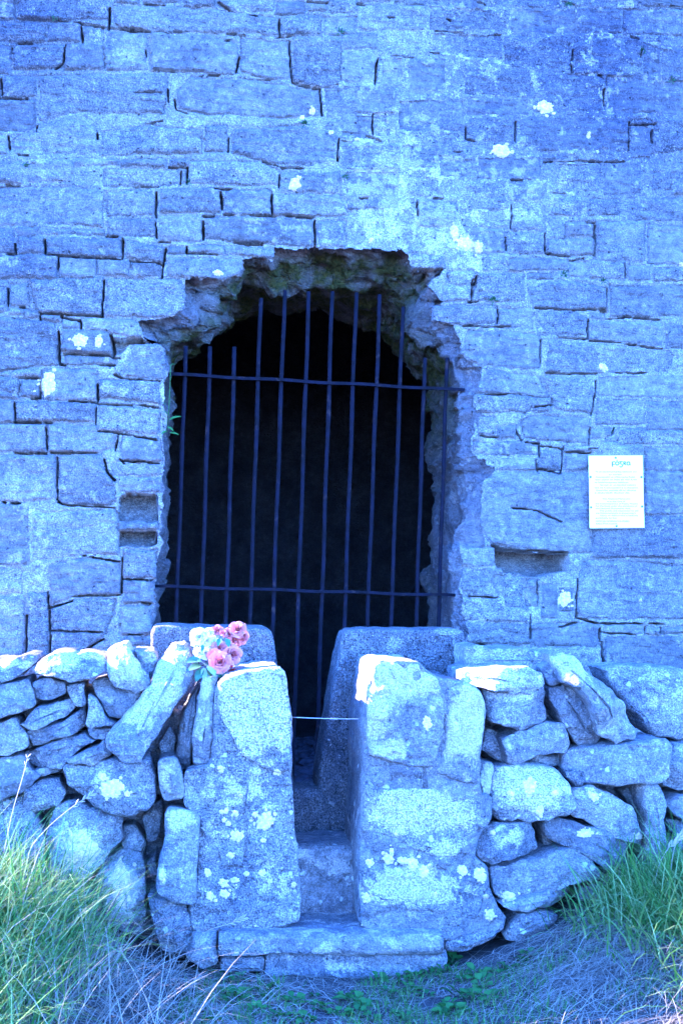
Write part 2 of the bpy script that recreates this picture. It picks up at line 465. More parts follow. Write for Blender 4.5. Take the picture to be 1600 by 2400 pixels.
CRACK = {
    'A': "505,30,500,130,10;345,100,500,125,8;500,125,650,140,8;375,120,380,190,8;75,195,145,195,6;660,12,760,20,6;1000,5,1060,50,5;1410,5,1505,8,8;1145,65,1185,70,7;1045,155,1125,158,9;1283,85,1287,170,7;1270,172,1330,168,6;1330,190,1342,375,4;1345,380,1470,410,8;1470,410,1480,530,7;1100,255,1088,330,5;305,200,290,290,5;290,290,255,315,5;705,315,800,328,6;955,343,1010,345,4;1180,362,1240,366,5;770,410,775,470,5;800,450,810,500,5;810,500,860,520,6;5,360,12,430,4;0,448,130,450,3;170,575,165,605,4;40,625,48,690,6;85,710,130,712,6;445,610,450,640,7;690,565,750,550,4;1048,630,1048,695,4;1555,640,1550,740,4;1210,740,1300,765,4;1300,768,1395,772,9;775,767,865,767,4;830,780,830,845,3;863,765,863,845,5;610,855,730,855,4;990,865,1060,865,9;1015,880,1022,960,8;715,880,720,1000,10;1285,800,1280,860,3;1250,890,1250,985,5;1150,987,1265,992,5;1030,983,1075,985,4;930,990,985,988,8;935,1010,935,1100,7;1300,985,1360,992,5;1360,992,1440,996,10;1448,1010,1446,1140,8;490,1082,540,1087,8;565,1095,563,1170,8;725,1110,785,1112,6;1075,1115,1205,1120,12;720,1020,722,1090,4;30,850,90,852,4;600,125,690,145,6;800,140,830,142,6;1035,185,1060,180,7;670,230,672,260,4;620,425,735,425,3",
    'C': "205,120,207,185,6;565,110,563,210,7;30,185,75,185,6;70,140,75,185,6;210,190,555,210,6;600,215,750,232,4;762,160,742,295,7;858,148,858,185,6;868,180,1000,190,4;268,205,268,260,4;478,295,470,470,5;185,455,470,475,7;38,345,38,425,5;90,430,115,432,8;185,465,187,490,6;280,475,370,495,9;370,490,375,525,8;270,540,272,690,8;275,690,300,695,8;510,560,520,650,12;510,660,550,665,8;290,645,520,655,5;460,700,530,700,5;525,740,560,755,8;560,755,735,770,4;90,750,185,757,6;183,770,185,850,4;140,848,185,850,7;448,790,448,870,7;450,875,640,880,5;640,878,730,890,9;320,860,440,868,5;65,870,70,955,4;60,960,185,960,8;200,958,240,960,6;442,890,440,970,5;445,1000,620,1020,5;620,1020,720,1040,9;212,980,215,1090,4;65,1100,210,1105,7;230,1100,325,1100,9;330,1098,450,1100,4;545,1020,530,1090,5;550,1130,570,1150,6",
    'E': "262,140,265,345,7;258,330,290,360,5;290,360,530,370,5;480,150,495,215,9;495,215,530,245,7;560,155,730,165,6;12,348,22,350,10;45,350,90,352,9;560,600,560,765,6;565,700,700,705,5;335,780,555,775,5;220,840,330,800,5;230,850,232,1050,6;122,870,122,1050,5;370,1040,475,980,6;650,810,690,812,8;590,957,650,960,5;220,760,225,840,4;380,595,550,618,3;240,940,470,945,3",
    'B': "165,270,155,385,11;145,530,143,620,5;0,650,50,653,6;115,625,180,650,8;1062,230,1062,275,8;1058,300,1060,330,10;1205,410,1203,485,10;1380,225,1375,260,7;570,585,572,640,5;572,640,610,650,4;800,560,798,655,9;1320,560,1318,690,4;1425,600,1425,655,8;1100,742,1195,745,8;1205,745,1300,740,4;925,745,1100,740,3;1320,575,1440,570,5;400,237,450,245,5;230,255,330,265,4;430,140,560,150,3;700,155,730,157,5;480,85,500,95,9;210,80,240,85,9;620,15,660,18,5;1010,5,1070,20,6;1330,165,1365,180,7;1510,28,1568,32,5;1180,345,1200,350,9;515,695,555,697,4;350,925,352,990,5;780,940,778,1050,4;420,910,470,910,7;970,885,1030,888,5;775,825,830,827,4;80,912,120,912,3;70,15,110,20,5",
    'D': "935,90,935,185,4;1165,50,1162,110,7;1120,45,1165,40,6;1170,100,1165,195,3;935,185,1050,197,4;755,110,758,170,3;330,255,465,258,9;605,300,600,400,9;580,405,625,405,7;720,440,718,505,4;620,285,615,340,3;890,435,1050,440,5;1060,442,1220,440,5;1185,445,1220,455,8;1220,345,1220,435,3;1300,475,1460,490,9;1215,485,1300,480,5;1132,490,1132,575,9;1000,568,1130,575,8;1140,585,1285,593,6;1300,600,1475,622,4;915,580,915,690,5;560,515,640,515,7;640,518,770,520,4;940,733,1175,738,6;1260,735,1400,733,4;1168,770,1165,840,4;1160,840,1145,925,4;885,890,965,880,5;650,835,760,828,4;630,1020,720,1030,7;800,1000,830,1040,6;850,1050,910,1058,5;1140,980,1137,1065,4;910,1060,910,1120,7;920,1070,1010,1080,6;1020,1065,1020,1120,4;1030,1095,1150,1100,6;1130,1080,1180,1078,4;1250,985,1245,1015,5;1300,225,1310,295,3;1045,215,1120,205,4",
    'F': "895,150,900,205,7;905,190,1010,215,5;1018,90,1010,210,4;1085,700,1078,880,7;1078,880,1185,905,6;1190,930,1190,985,10;1200,990,1200,1060,10;1206,1060,1212,1170,6;1190,905,1390,905,5;1415,905,1480,908,6;1395,920,1395,955,4;1468,925,1465,955,5;1200,945,1350,958,4;780,370,900,385,3;900,385,1010,440,3;690,545,760,565,8;760,565,860,570,6;860,570,1040,580,8;1000,920,1080,900,5;565,1000,660,1005,5;585,780,720,785,4;870,860,870,975,5;640,210,630,290,8;560,435,620,425,7;545,480,620,490,6"}
# recesses where face stones are lost: polygon, depth, floor slope
RECESS = [(Z('E', [(548, 330), (580, 300), (722, 310), (722, 435), (545, 435)]), 0.20),
          (Z('E', [(546, 482), (722, 484), (722, 540), (640, 552), (550, 548)]), 0.15),
          (Z('F', [(700, 556), (760, 568), (1045, 585), (1040, 660), (900, 690), (760, 672), (712, 640)]), 0.27),
          (Z('F', [(745, 668), (905, 690), (910, 830), (760, 840)]), 0.025),
          (Z('C', [(512, 566), (655, 578), (700, 598), (590, 600), (550, 650), (515, 655)]), 0.12)]
# front edge of the broken doorway, anticlockwise from the foot of the left jamb
O0 = Z('E', [(700, 1700), (700, 930), (715, 700), (742, 560), (748, 430), (755, 100)]) + \
    Z('C', [(765, 900), (765, 760), (762, 612), (700, 590), (662, 575), (650, 520), (640, 487), (770, 487), (850, 452), (862, 370), (842, 305), (940, 305), (1030, 305),
            (1112, 270), (1113, 212), (1180, 205), (1257, 214), (1262, 157), (1350, 160), (1445, 165), (1560, 162)]) + \
    Z('D', [(140, 158), (280, 168), (300, 190), (325, 258), (400, 262), (465, 256), (420, 300), (400, 330), (465, 402), (410, 420), (405, 490), (510, 512), (555, 600), (545, 650), (640, 705),
            (610, 830), (615, 915), (600, 1045), (600, 1110)]) + \
    Z('F', [(640, 145), (700, 195), (645, 250), (640, 470), (660, 545), (540, 552), (545, 640), (550, 780), (562, 900), (568, 1005), (568, 1700)])
# the ragged edge a hand deep in the wall, and the inner arch; same number of points as O0
O1 = [(362, 1880), (362, 1474), (370, 1357), (384, 1290), (388, 1219), (393, 1051)] + \
     [(399, 960), (403, 888), (401, 856), (406, 830), (418, 812), (450, 806), (490, 796), (512, 780), (527, 745), (524, 716), (528, 696), (545, 690), (556, 688),
      (569, 686), (600, 686), (632, 684), (663, 681), (690, 690), (714, 686), (756, 678), (800, 675)] + \
     [(850, 676), (892, 672), (920, 680), (943, 698), (958, 712), (963, 730), (952, 752), (955, 772), (976, 790), (1000, 806), (1015, 826), (1027, 838), (1042, 858), (1055, 869), (1062, 900),
      (1066, 930), (1066, 975), (1060, 1035), (1058, 1066)] + \
     [(1062, 1085), (1072, 1110), (1075, 1150), (1070, 1240), (1060, 1275), (1050, 1290), (1052, 1330), (1055, 1398), (1058, 1440), (1060, 1480), (1060, 1880)]
O2 = [(378, 1880), (378, 1462), (379, 1357), (388, 1290), (392, 1219), (397, 1051)] + \
     [(402, 960), (406, 900), (410, 857), (425, 842), (444, 832), (470, 815), (492, 800), (515, 786), (540, 772), (552, 764), (566, 758), (585, 750), (600, 745),
      (620, 739), (638, 735), (660, 731), (690, 729), (715, 729), (740, 731), (770, 742), (800, 756)] + \
     [(830, 772), (851, 788), (880, 802), (905, 818), (917, 827), (935, 842), (950, 856), (965, 870), (975, 880), (984, 890), (992, 898), (996, 908), (998, 925), (999, 945), (999, 965),
      (999, 985), (1000, 1020), (1001, 1050), (1002, 1075)] + \
     [(1003, 1100), (1004, 1130), (1004, 1163), (1002, 1240), (1001, 1280), (1001, 1306), (1000, 1350), (1000, 1400), (999, 1440), (999, 1470), (999, 1880)]
assert len(O0) == len(O1) == len(O2), (len(O0), len(O1), len(O2))


def wall_xz(poly, y=0.0):
    return np.array([(p.x, p.z) for p in (at(a, b, y) for a, b in poly)])


CELL = 0.0042
GX0, GX1, GZ0, GZ1 = -1.75, 1.80, 0.62, 4.12
nx, nz = int((GX1 - GX0) / CELL) + 1, int((GZ1 - GZ0) / CELL) + 1
gx = GX0 + np.arange(nx) * CELL
gz = GZ0 + np.arange(nz) * CELL
X, ZZ = np.meshgrid(gx, gz)        # [row z, column x]
O_ = np.zeros_like(X)
wx = X + 0.007 * fbm(X * 16, ZZ * 16, O_, 3, 3) + 0.004 * fbm(X * 60, ZZ * 60, O_, 4, 2)
wz = ZZ + 0.007 * fbm(X * 16, ZZ * 16, O_, 5, 3) + 0.004 * fbm(X * 60, ZZ * 60, O_, 6, 2)


def inside(poly, pxs, pzs):
    r = np.zeros(pxs.shape, bool)
    n = len(poly)
    for k in range(n):
        x1, z1 = poly[k]
        x2, z2 = poly[(k + 1) % n]
        if z1 == z2:
            continue
        c = (z1 > pzs) != (z2 > pzs)
        r ^= c & (pxs < (x2 - x1) * (pzs - z1) / (z2 - z1) + x1)
    return r


def window(poly, pad=0.03):
    a, b = poly.min(0) - pad, poly.max(0) + pad
    i0, i1 = max(0, int((a[1] - GZ0) / CELL)), min(nz, int((b[1] - GZ0) / CELL) + 2)
    j0, j1 = max(0, int((a[0] - GX0) / CELL)), min(nx, int((b[0] - GX0) / CELL) + 2)
    return slice(i0, i1), slice(j0, j1)


lab = np.full(X.shape, -1, np.int32)
cent = []
for s, poly in enumerate(ST):
    q = wall_xz(poly)
    c = q.mean(0)
    cent.append(c)
    w = window(q)
    if w[0].start >= w[0].stop or w[1].start >= w[1].stop:
        continue
    m = inside(q, wx[w], wz[w])
    sub = lab[w]
    sub[m & (sub == -1)] = s
cent = np.array(cent)
# distance to the edge of each stone
edge = np.zeros(X.shape, bool)
edge[:, 1:] |= lab[:, 1:] != lab[:, :-1]
edge[:, :-1] |= lab[:, 1:] != lab[:, :-1]
edge[1:, :] |= lab[1:, :] != lab[:-1, :]
edge[:-1, :] |= lab[1:, :] != lab[:-1, :]
dist = np.full(X.shape, 17.0)
dist[edge] = 0
for k in range(17):
    d2 = dist.copy()
    for ax, sh in ((0, 1), (0, -1), (1, 1), (1, -1)):
        d2 = np.minimum(d2, np.roll(dist, sh, ax) + 1)
    for s1 in (1, -1):
        for s2 in (1, -1):
            d2 = np.minimum(d2, np.roll(np.roll(dist, s1, 0), s2, 1) + 1.41)
    if np.array_equal(d2, dist):
        break
    dist = d2
dist *= CELL
PX, PY = to_px(np.stack([X, O_, ZZ], -1).reshape(-1, 3))
PX, PY = PX.reshape(X.shape), PY.reshape(X.shape)


def blob(px, py, rx, ry):
    return np.exp(-(((PX - px) / rx) ** 2 + ((PY - py) / ry) ** 2))


# joints pointed flush on the right and far above, open around the doorway and on the left
full = np.clip(0.30 + 0.8 * blob(1250, 250, 420, 330) + 0.5 * blob(900, 300, 200, 200) + 0.5 * blob(150, 350, 220, 200) + 0.4 * blob(1450, 900, 260, 250)
               + 0.4 * blob(90, 1330, 130, 150) + 0.7 * blob(1180, 1420, 130, 100) + 0.25 * fbm(X * 4, ZZ * 4, O_, 77, 2), 0, 1)
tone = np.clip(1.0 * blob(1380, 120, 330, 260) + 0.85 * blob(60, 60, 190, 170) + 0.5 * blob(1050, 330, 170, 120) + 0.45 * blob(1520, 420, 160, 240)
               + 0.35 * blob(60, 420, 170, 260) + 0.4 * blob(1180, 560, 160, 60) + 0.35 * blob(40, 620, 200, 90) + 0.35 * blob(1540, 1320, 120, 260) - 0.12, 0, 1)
tone = np.clip(tone + 0.45 * tone * fbm(X * 7, ZZ * 7, O_, 88, 3), 0, 1)  # dark stains and top-corner vignette, both put into the colour
pale = np.clip(0.55 * blob(920, 420, 110, 200) + 0.55 * blob(1080, 570, 70, 90) + 0.4 * blob(270, 120, 60, 50) + 0.3 * blob(700, 520, 260, 90)
               + 0.35 * blob(1240, 470, 120, 90) + 0.3 * blob(1130, 160, 130, 60) + 0.4 * blob(70, 1180, 90, 120) + 0.35 * blob(40, 1370, 70, 90)
               + 0.3 * blob(1150, 1440, 120, 70) + 0.25 * blob(350, 900, 160, 200) + 0.3 * blob(1120, 1000, 90, 260), 0, 1)
rs = np.random.default_rng(11)
so_ = rs.uniform(-0.007, 0.004, len(ST))
tx_, tz_ = rs.uniform(-0.03, 0.03, len(ST)), rs.uniform(-0.03, 0.03, len(ST))
li = np.clip(lab, 0, None)
sx_ = X - cent[li, 0]
sz_ = ZZ - cent[li, 1]
H_st = so_[li] + np.clip(tx_[li] * sx_ + tz_[li] * sz_, -0.006, 0.006)
H_st += 0.006 * np.exp(-dist / 0.008) * (1 - 0.75 * full)
H_st += -0.006 * fbm(X * 9 + li * 3.7, ZZ * 14, O_ + li, 21, 4) - 0.0022 * fbm(X * 55, ZZ * 95, O_ + li, 22, 3)
ripple = fbm(X * 10 + li, ZZ * 46, O_ + li * 1.3, 23, 3)
H_st += -0.0030 * np.sign(ripple) * np.minimum(np.abs(ripple) * 3, 1)
H_mo = 0.012 - 0.013 * full - 0.006 * fbm(X * 30, ZZ * 30, O_, 31, 4) - 0.003 * fbm(X * 110, ZZ * 110, O_, 32, 2)
H = np.where(lab >= 0, H_st, H_mo)
# where the pointing is full it laps over the stones
lap = sstep(0.55, 0.9, full) * sstep(0.15, 0.5, fbm(X * 13, ZZ * 13, O_, 41, 4) + 0.25 - dist / 0.05)
H = H - 0.004 * lap
pale = np.clip(pale + 0.32 * lap, 0, 1)
jn = fbm(X * 7, ZZ * 7, O_, 45, 3)
thin = np.clip(1.2 - 1.15 * full + 0.9 * jn, 0.12, 1) * sstep(0.0065, 0.0015, dist)
H = H + 0.008 * thin
cw = 0.0022 * fbm(X * 45, ZZ * 45, O_, 51, 3)
ck = np.zeros_like(X)
for t, txt in CRACK.items():
    for seg in txt.split(';'):
        v = [float(k) for k in seg.split(',')]
        q = wall_xz(Z(t, [(v[0], v[1]), (v[2], v[3])]))
        wdt = max(v[4] * 0.00185 / 1.96, 0.0042)
        w = window(q, 0.04)
        a, b = q
        ab = b - a
        qx, qz = X[w] + 0.004 * fbm(X[w] * 22, ZZ[w] * 22, O_[w], 61, 2), ZZ[w] + 0.004 * fbm(X[w] * 22, ZZ[w] * 22, O_[w], 62, 2)
        tt = np.clip(((qx - a[0]) * ab[0] + (qz - a[1]) * ab[1]) / (ab @ ab + 1e-9), 0, 1)
        dd = np.hypot(qx - a[0] - tt * ab[0], qz - a[1] - tt * ab[1]) + cw[w]
        ends = 0.55 + 0.45 * np.sin(np.pi * np.clip(tt, 0.02, 0.98)) ** 0.5
        ck[w] = np.maximum(ck[w], sstep(1.15, 0.45, dd / (wdt * 0.50 * ends + 0.0012)))
H = H + 0.08 * ck
rec = np.zeros_like(X)
for poly, dep in RECESS:
    q = wall_xz(poly)
    w = window(q)
    m = inside(q, wx[w], wz[w])
    top = q[:, 1].max()
    bot = q[:, 1].min()
    f = np.clip((ZZ[w] - bot) / (top - bot), 0, 1)
    d = dep * (0.30 + 0.70 * f ** 0.5) + 0.012 * fbm(X[w] * 25, ZZ[w] * 25, O_[w], 71, 3)
    rec[w] = np.where(m, np.maximum(rec[w], d), rec[w])
H = H + rec
# broken masonry round the foot of the right jamb is rougher
rough_j = blob(1130, 1400, 110, 110) + 0.7 * blob(1110, 930, 45, 200) + 0.6 * blob(1020, 700, 50, 90)
H = H + rough_j * (0.016 * fbm(X * 20, ZZ * 26, O_, 81, 4) + 0.008)
hole = inside(wall_xz(O0), wx + 0.016 * fbm(X * 22, ZZ * 26, O_, 84, 3), wz + 0.016 * fbm(X * 26, ZZ * 22, O_, 85, 3))

wall = thing('tower_wall', (0, 0.4, 0.1), 'weathered limestone tower wall of coursed blocks with a broken doorway', 'wall')
Vall = np.stack([X, H, ZZ], -1).reshape(-1, 3)
cl = lab[:-1, :-1]
keep = ~(hole[:-1, :-1] | hole[1:, :-1] | hole[:-1, 1:] | hole[1:, 1:])
idx = np.arange(nx * nz).reshape(nz, nx)
quad = np.stack([idx[:-1, :-1], idx[:-1, 1:], idx[1:, 1:], idx[1:, :-1]], -1)
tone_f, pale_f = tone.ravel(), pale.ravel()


def patch(mask, name, mat):
    q = quad[mask]
    if len(q) == 0:
        return None
    u, inv = np.unique(q, return_inverse=True)
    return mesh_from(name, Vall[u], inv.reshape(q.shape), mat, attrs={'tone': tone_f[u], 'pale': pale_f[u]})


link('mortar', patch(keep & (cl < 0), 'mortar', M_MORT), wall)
order = np.argsort(cl[keep], kind='stable')
qk = quad[keep][order]
lk = cl[keep][order]
for s in range(len(ST)):
    a, b = np.searchsorted(lk, s), np.searchsorted(lk, s + 1)
    if b - a < 30:
        continue
    q = qk[a:b]
    u, inv = np.unique(q, return_inverse=True)
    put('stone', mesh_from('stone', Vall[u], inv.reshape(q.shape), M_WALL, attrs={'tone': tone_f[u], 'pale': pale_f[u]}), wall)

# the broken wall core from the front edge to the inner arch
def densify(poly, k):
    out = []
    for a, b in zip(poly[:-1], poly[1:]):
        for t in range(k):
            out.append((a[0] + (b[0] - a[0]) * t / k, a[1] + (b[1] - a[1]) * t / k))
    out.append(poly[-1])
    return out


KD = 7
R0 = wall_xz(densify(O0, KD), 0.0)
y1_key = [0.2] * 9 + [0.13] * 10 + [0.24] * 13 + [0.12] * 6 + [0.07] * (len(O1) - 38)
Y1 = np.array([y for _, y in densify(list(zip(range(len(O1)), y1_key)), KD)])
R1 = np.array([(p.x, p.z) for p in (at(a, b, y) for (a, b), y in zip(densify(O1, KD), Y1))])
R2 = wall_xz(densify(O2, KD), 0.92)
ctr = np.array([0.0, 2.0])
n0 = R0 - ctr
n0 /= np.linalg.norm(n0, axis=1)[:, None]
LO = np.clip(sstep(2.3, 2.0, R0[:, 1]), 0, 1)            # down the jambs the break slopes, under the head it overhangs
secs = []
for t in np.linspace(0, 1, 22):
    secs.append((0.015 + t * (Y1 - 0.015), R0 + (R1 - R0) * (t ** 1.0 * LO + t ** 2.6 * (1 - LO))[:, None] + n0 * 0.030 * (1 - t) ** 3))
for t in np.linspace(0, 1, 40)[1:]:
    secs.append((Y1 + t * (0.92 - Y1), R1 + (R2 - R1) * t))
npt = len(R0)
V3 = np.zeros((len(secs), npt, 3))
for k, (y, q) in enumerate(secs):
    V3[k, :, 0], V3[k, :, 1], V3[k, :, 2] = q[:, 0], y, q[:, 1]
P = V3.reshape(-1, 3)
amp = np.minimum(1, P[:, 1] / 0.06)
upper = sstep(1.9, 2.45, P[:, 2])
side = 1 - upper
ridged = 1 - 2 * np.abs(fbm(P[:, 0] * 7, P[:, 1] * 7, P[:, 2] * 9, 91, 4))
nd = np.stack([fbm(P[:, 0] * 9 + 9 * k, P[:, 1] * 9, P[:, 2] * 11, 92 + k, 4) for k in range(3)], -1)
nf = np.stack([fbm(P[:, 0] * 38 + 9 * k, P[:, 1] * 38, P[:, 2] * 42, 96 + k, 3) for k in range(3)], -1)
n3 = np.tile(np.stack([n0[:, 0], n0[:, 0] * 0, n0[:, 1]], -1), (len(secs), 1))
P2 = P + amp[:, None] * (nd * (0.050 * upper + 0.036 * side)[:, None] + nf * (0.016 * upper + 0.014 * side)[:, None] + n3 * (ridged * 0.028)[:, None])
blk = hash3(np.floor(P[:, 0] * 6.0 + 0.5 * nd[:, 0]), np.floor(P[:, 1] * 7.0 + 0.3), np.floor(P[:, 2] * 10.0 + 0.6 * nd[:, 2]), 5)
P2 = P2 + n3 * (amp * blk * 0.026)[:, None]
ii = np.arange(len(secs) * npt).reshape(len(secs), npt)
Q = np.stack([ii[:-1, :-1], ii[1:, :-1], ii[1:, 1:], ii[:-1, 1:]], -1).reshape(-1, 4)
mossv = np.clip(upper * sstep(0.02, 0.12, P[:, 1]) * 1.0 + side * sstep(0.45, 0.9, P[:, 1]) * 0.4, 0, 1) * sstep(0.03, 0.16, P[:, 1])
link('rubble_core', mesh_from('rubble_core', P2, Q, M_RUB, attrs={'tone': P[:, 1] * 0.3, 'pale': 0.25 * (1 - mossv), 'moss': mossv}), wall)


def boxmesh(name, x0, y0, z0, x1, y1, z1, mat, skip=()):
    v = [(x0, y0, z0), (x1, y0, z0), (x1, y1, z0), (x0, y1, z0), (x0, y0, z1), (x1, y0, z1), (x1, y1, z1), (x0, y1, z1)]
    f = {'bottom': (3, 2, 1, 0), 'top': (4, 5, 6, 7), 'front': (0, 1, 5, 4), 'right': (1, 2, 6, 5), 'back': (2, 3, 7, 6), 'left': (3, 0, 4, 7)}
    return mesh_from(name, v, [f[k] for k in f if k not in skip], mat, smooth=False)


M_FAR = stone_mat('outer_masonry', (0.125, 0.119, 0.122), (0.200, 0.184, 0.168), crust=(0.36, 0.325, 0.29), crust_amt=0.6, rand=0.0, dark_amt=0.3, bump=1.0, bdist=0.02)
CORNER = -2.3
for nm, b in (('wall_flank', (CORNER, 0.012, -0.1, GX0 + 0.01, 4.2, 7.0)), ('wall_flank', (GX1 - 0.01, 0.012, -0.1, 3.4, 4.2, 7.0)),
              ('upper_wall', (GX0 + 0.012, 0.012, GZ1 - 0.01, GX1 - 0.012, 4.2, 7.0)), ('rear_wall', (GX0 + 0.012, 3.3, -0.1, GX1 - 0.012, 4.2, GZ1 - 0.012)),
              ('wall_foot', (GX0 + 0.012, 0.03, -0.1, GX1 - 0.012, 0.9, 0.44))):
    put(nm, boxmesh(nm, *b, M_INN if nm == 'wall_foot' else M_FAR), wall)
# room behind the doorway
rx0, rx1, ry0, ry1, rz0, rz1 = -1.70, 1.74, 0.10, 3.28, 0.45, 3.9
g = 60
bm = bmesh.new()


def inner_sheet(name, fn, nu, nv, mat):
    U, W = np.meshgrid(np.linspace(0, 1, nu), np.linspace(0, 1, nv))
    p = fn(U.ravel(), W.ravel())
    p = p + 0.03 * np.stack([fbm(p[:, 0] * 5 + k * 5, p[:, 1] * 5, p[:, 2] * 7, 120 + k, 4) for k in range(3)], -1)
    i2 = np.arange(nu * nv).reshape(nv, nu)
    return mesh_from(name, p, np.stack([i2[:-1, :-1], i2[:-1, 1:], i2[1:, 1:], i2[1:, :-1]], -1).reshape(-1, 4), mat)


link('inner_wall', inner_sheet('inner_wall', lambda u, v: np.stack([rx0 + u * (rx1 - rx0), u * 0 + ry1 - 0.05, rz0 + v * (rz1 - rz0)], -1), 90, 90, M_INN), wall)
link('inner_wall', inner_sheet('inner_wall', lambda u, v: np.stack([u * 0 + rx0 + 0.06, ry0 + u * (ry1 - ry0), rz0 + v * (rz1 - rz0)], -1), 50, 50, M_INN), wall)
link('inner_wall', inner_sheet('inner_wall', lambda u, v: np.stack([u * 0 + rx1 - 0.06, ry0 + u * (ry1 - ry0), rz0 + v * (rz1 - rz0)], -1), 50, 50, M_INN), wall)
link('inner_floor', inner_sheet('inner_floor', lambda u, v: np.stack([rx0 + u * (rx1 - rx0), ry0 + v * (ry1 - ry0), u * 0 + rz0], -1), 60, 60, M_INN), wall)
bm.free()

# ------------------------------------------------------------------ ground
BANKS = []


def ground_z(x, y):
    x, y = np.asarray(x, float), np.asarray(y, float)
    z = 0.105 + 0 * x
    near = sstep(-2.3, -1.45, y)
    z = z + 0.33 * sstep(0.10, 1.30, x) * near
    z = z + 0.24 * sstep(-0.60, -1.35, x) * near
    z = z + 0.018 * fbm(x * 6, y * 6, x * 0, 131, 4) + 0.006 * fbm(x * 30, y * 30, x * 0, 132, 3)
    return z


def axis(lo, hi, dense_lo, dense_hi, nd, nc):
    return np.concatenate([np.linspace(lo, dense_lo, nc)[:-1], np.linspace(dense_lo, dense_hi, nd), np.linspace(dense_hi, hi, nc)[1:]])


ax_, ay_ = axis(-120, 120, -2.6, 2.6, 300, 14), axis(-120, 120, -2.6, -0.1, 160, 14)
GXX, GYY = np.meshgrid(ax_, ay_)
gv = np.stack([GXX, GYY, ground_z(GXX, GYY)], -1).reshape(-1, 3)
i2 = np.arange(len(gv)).reshape(GXX.shape)
link('ground', mesh_from('ground', gv, np.stack([i2[:-1, :-1], i2[:-1, 1:], i2[1:, 1:], i2[1:, :-1]], -1).reshape(-1, 4), M_SOIL), None, kind='structure')


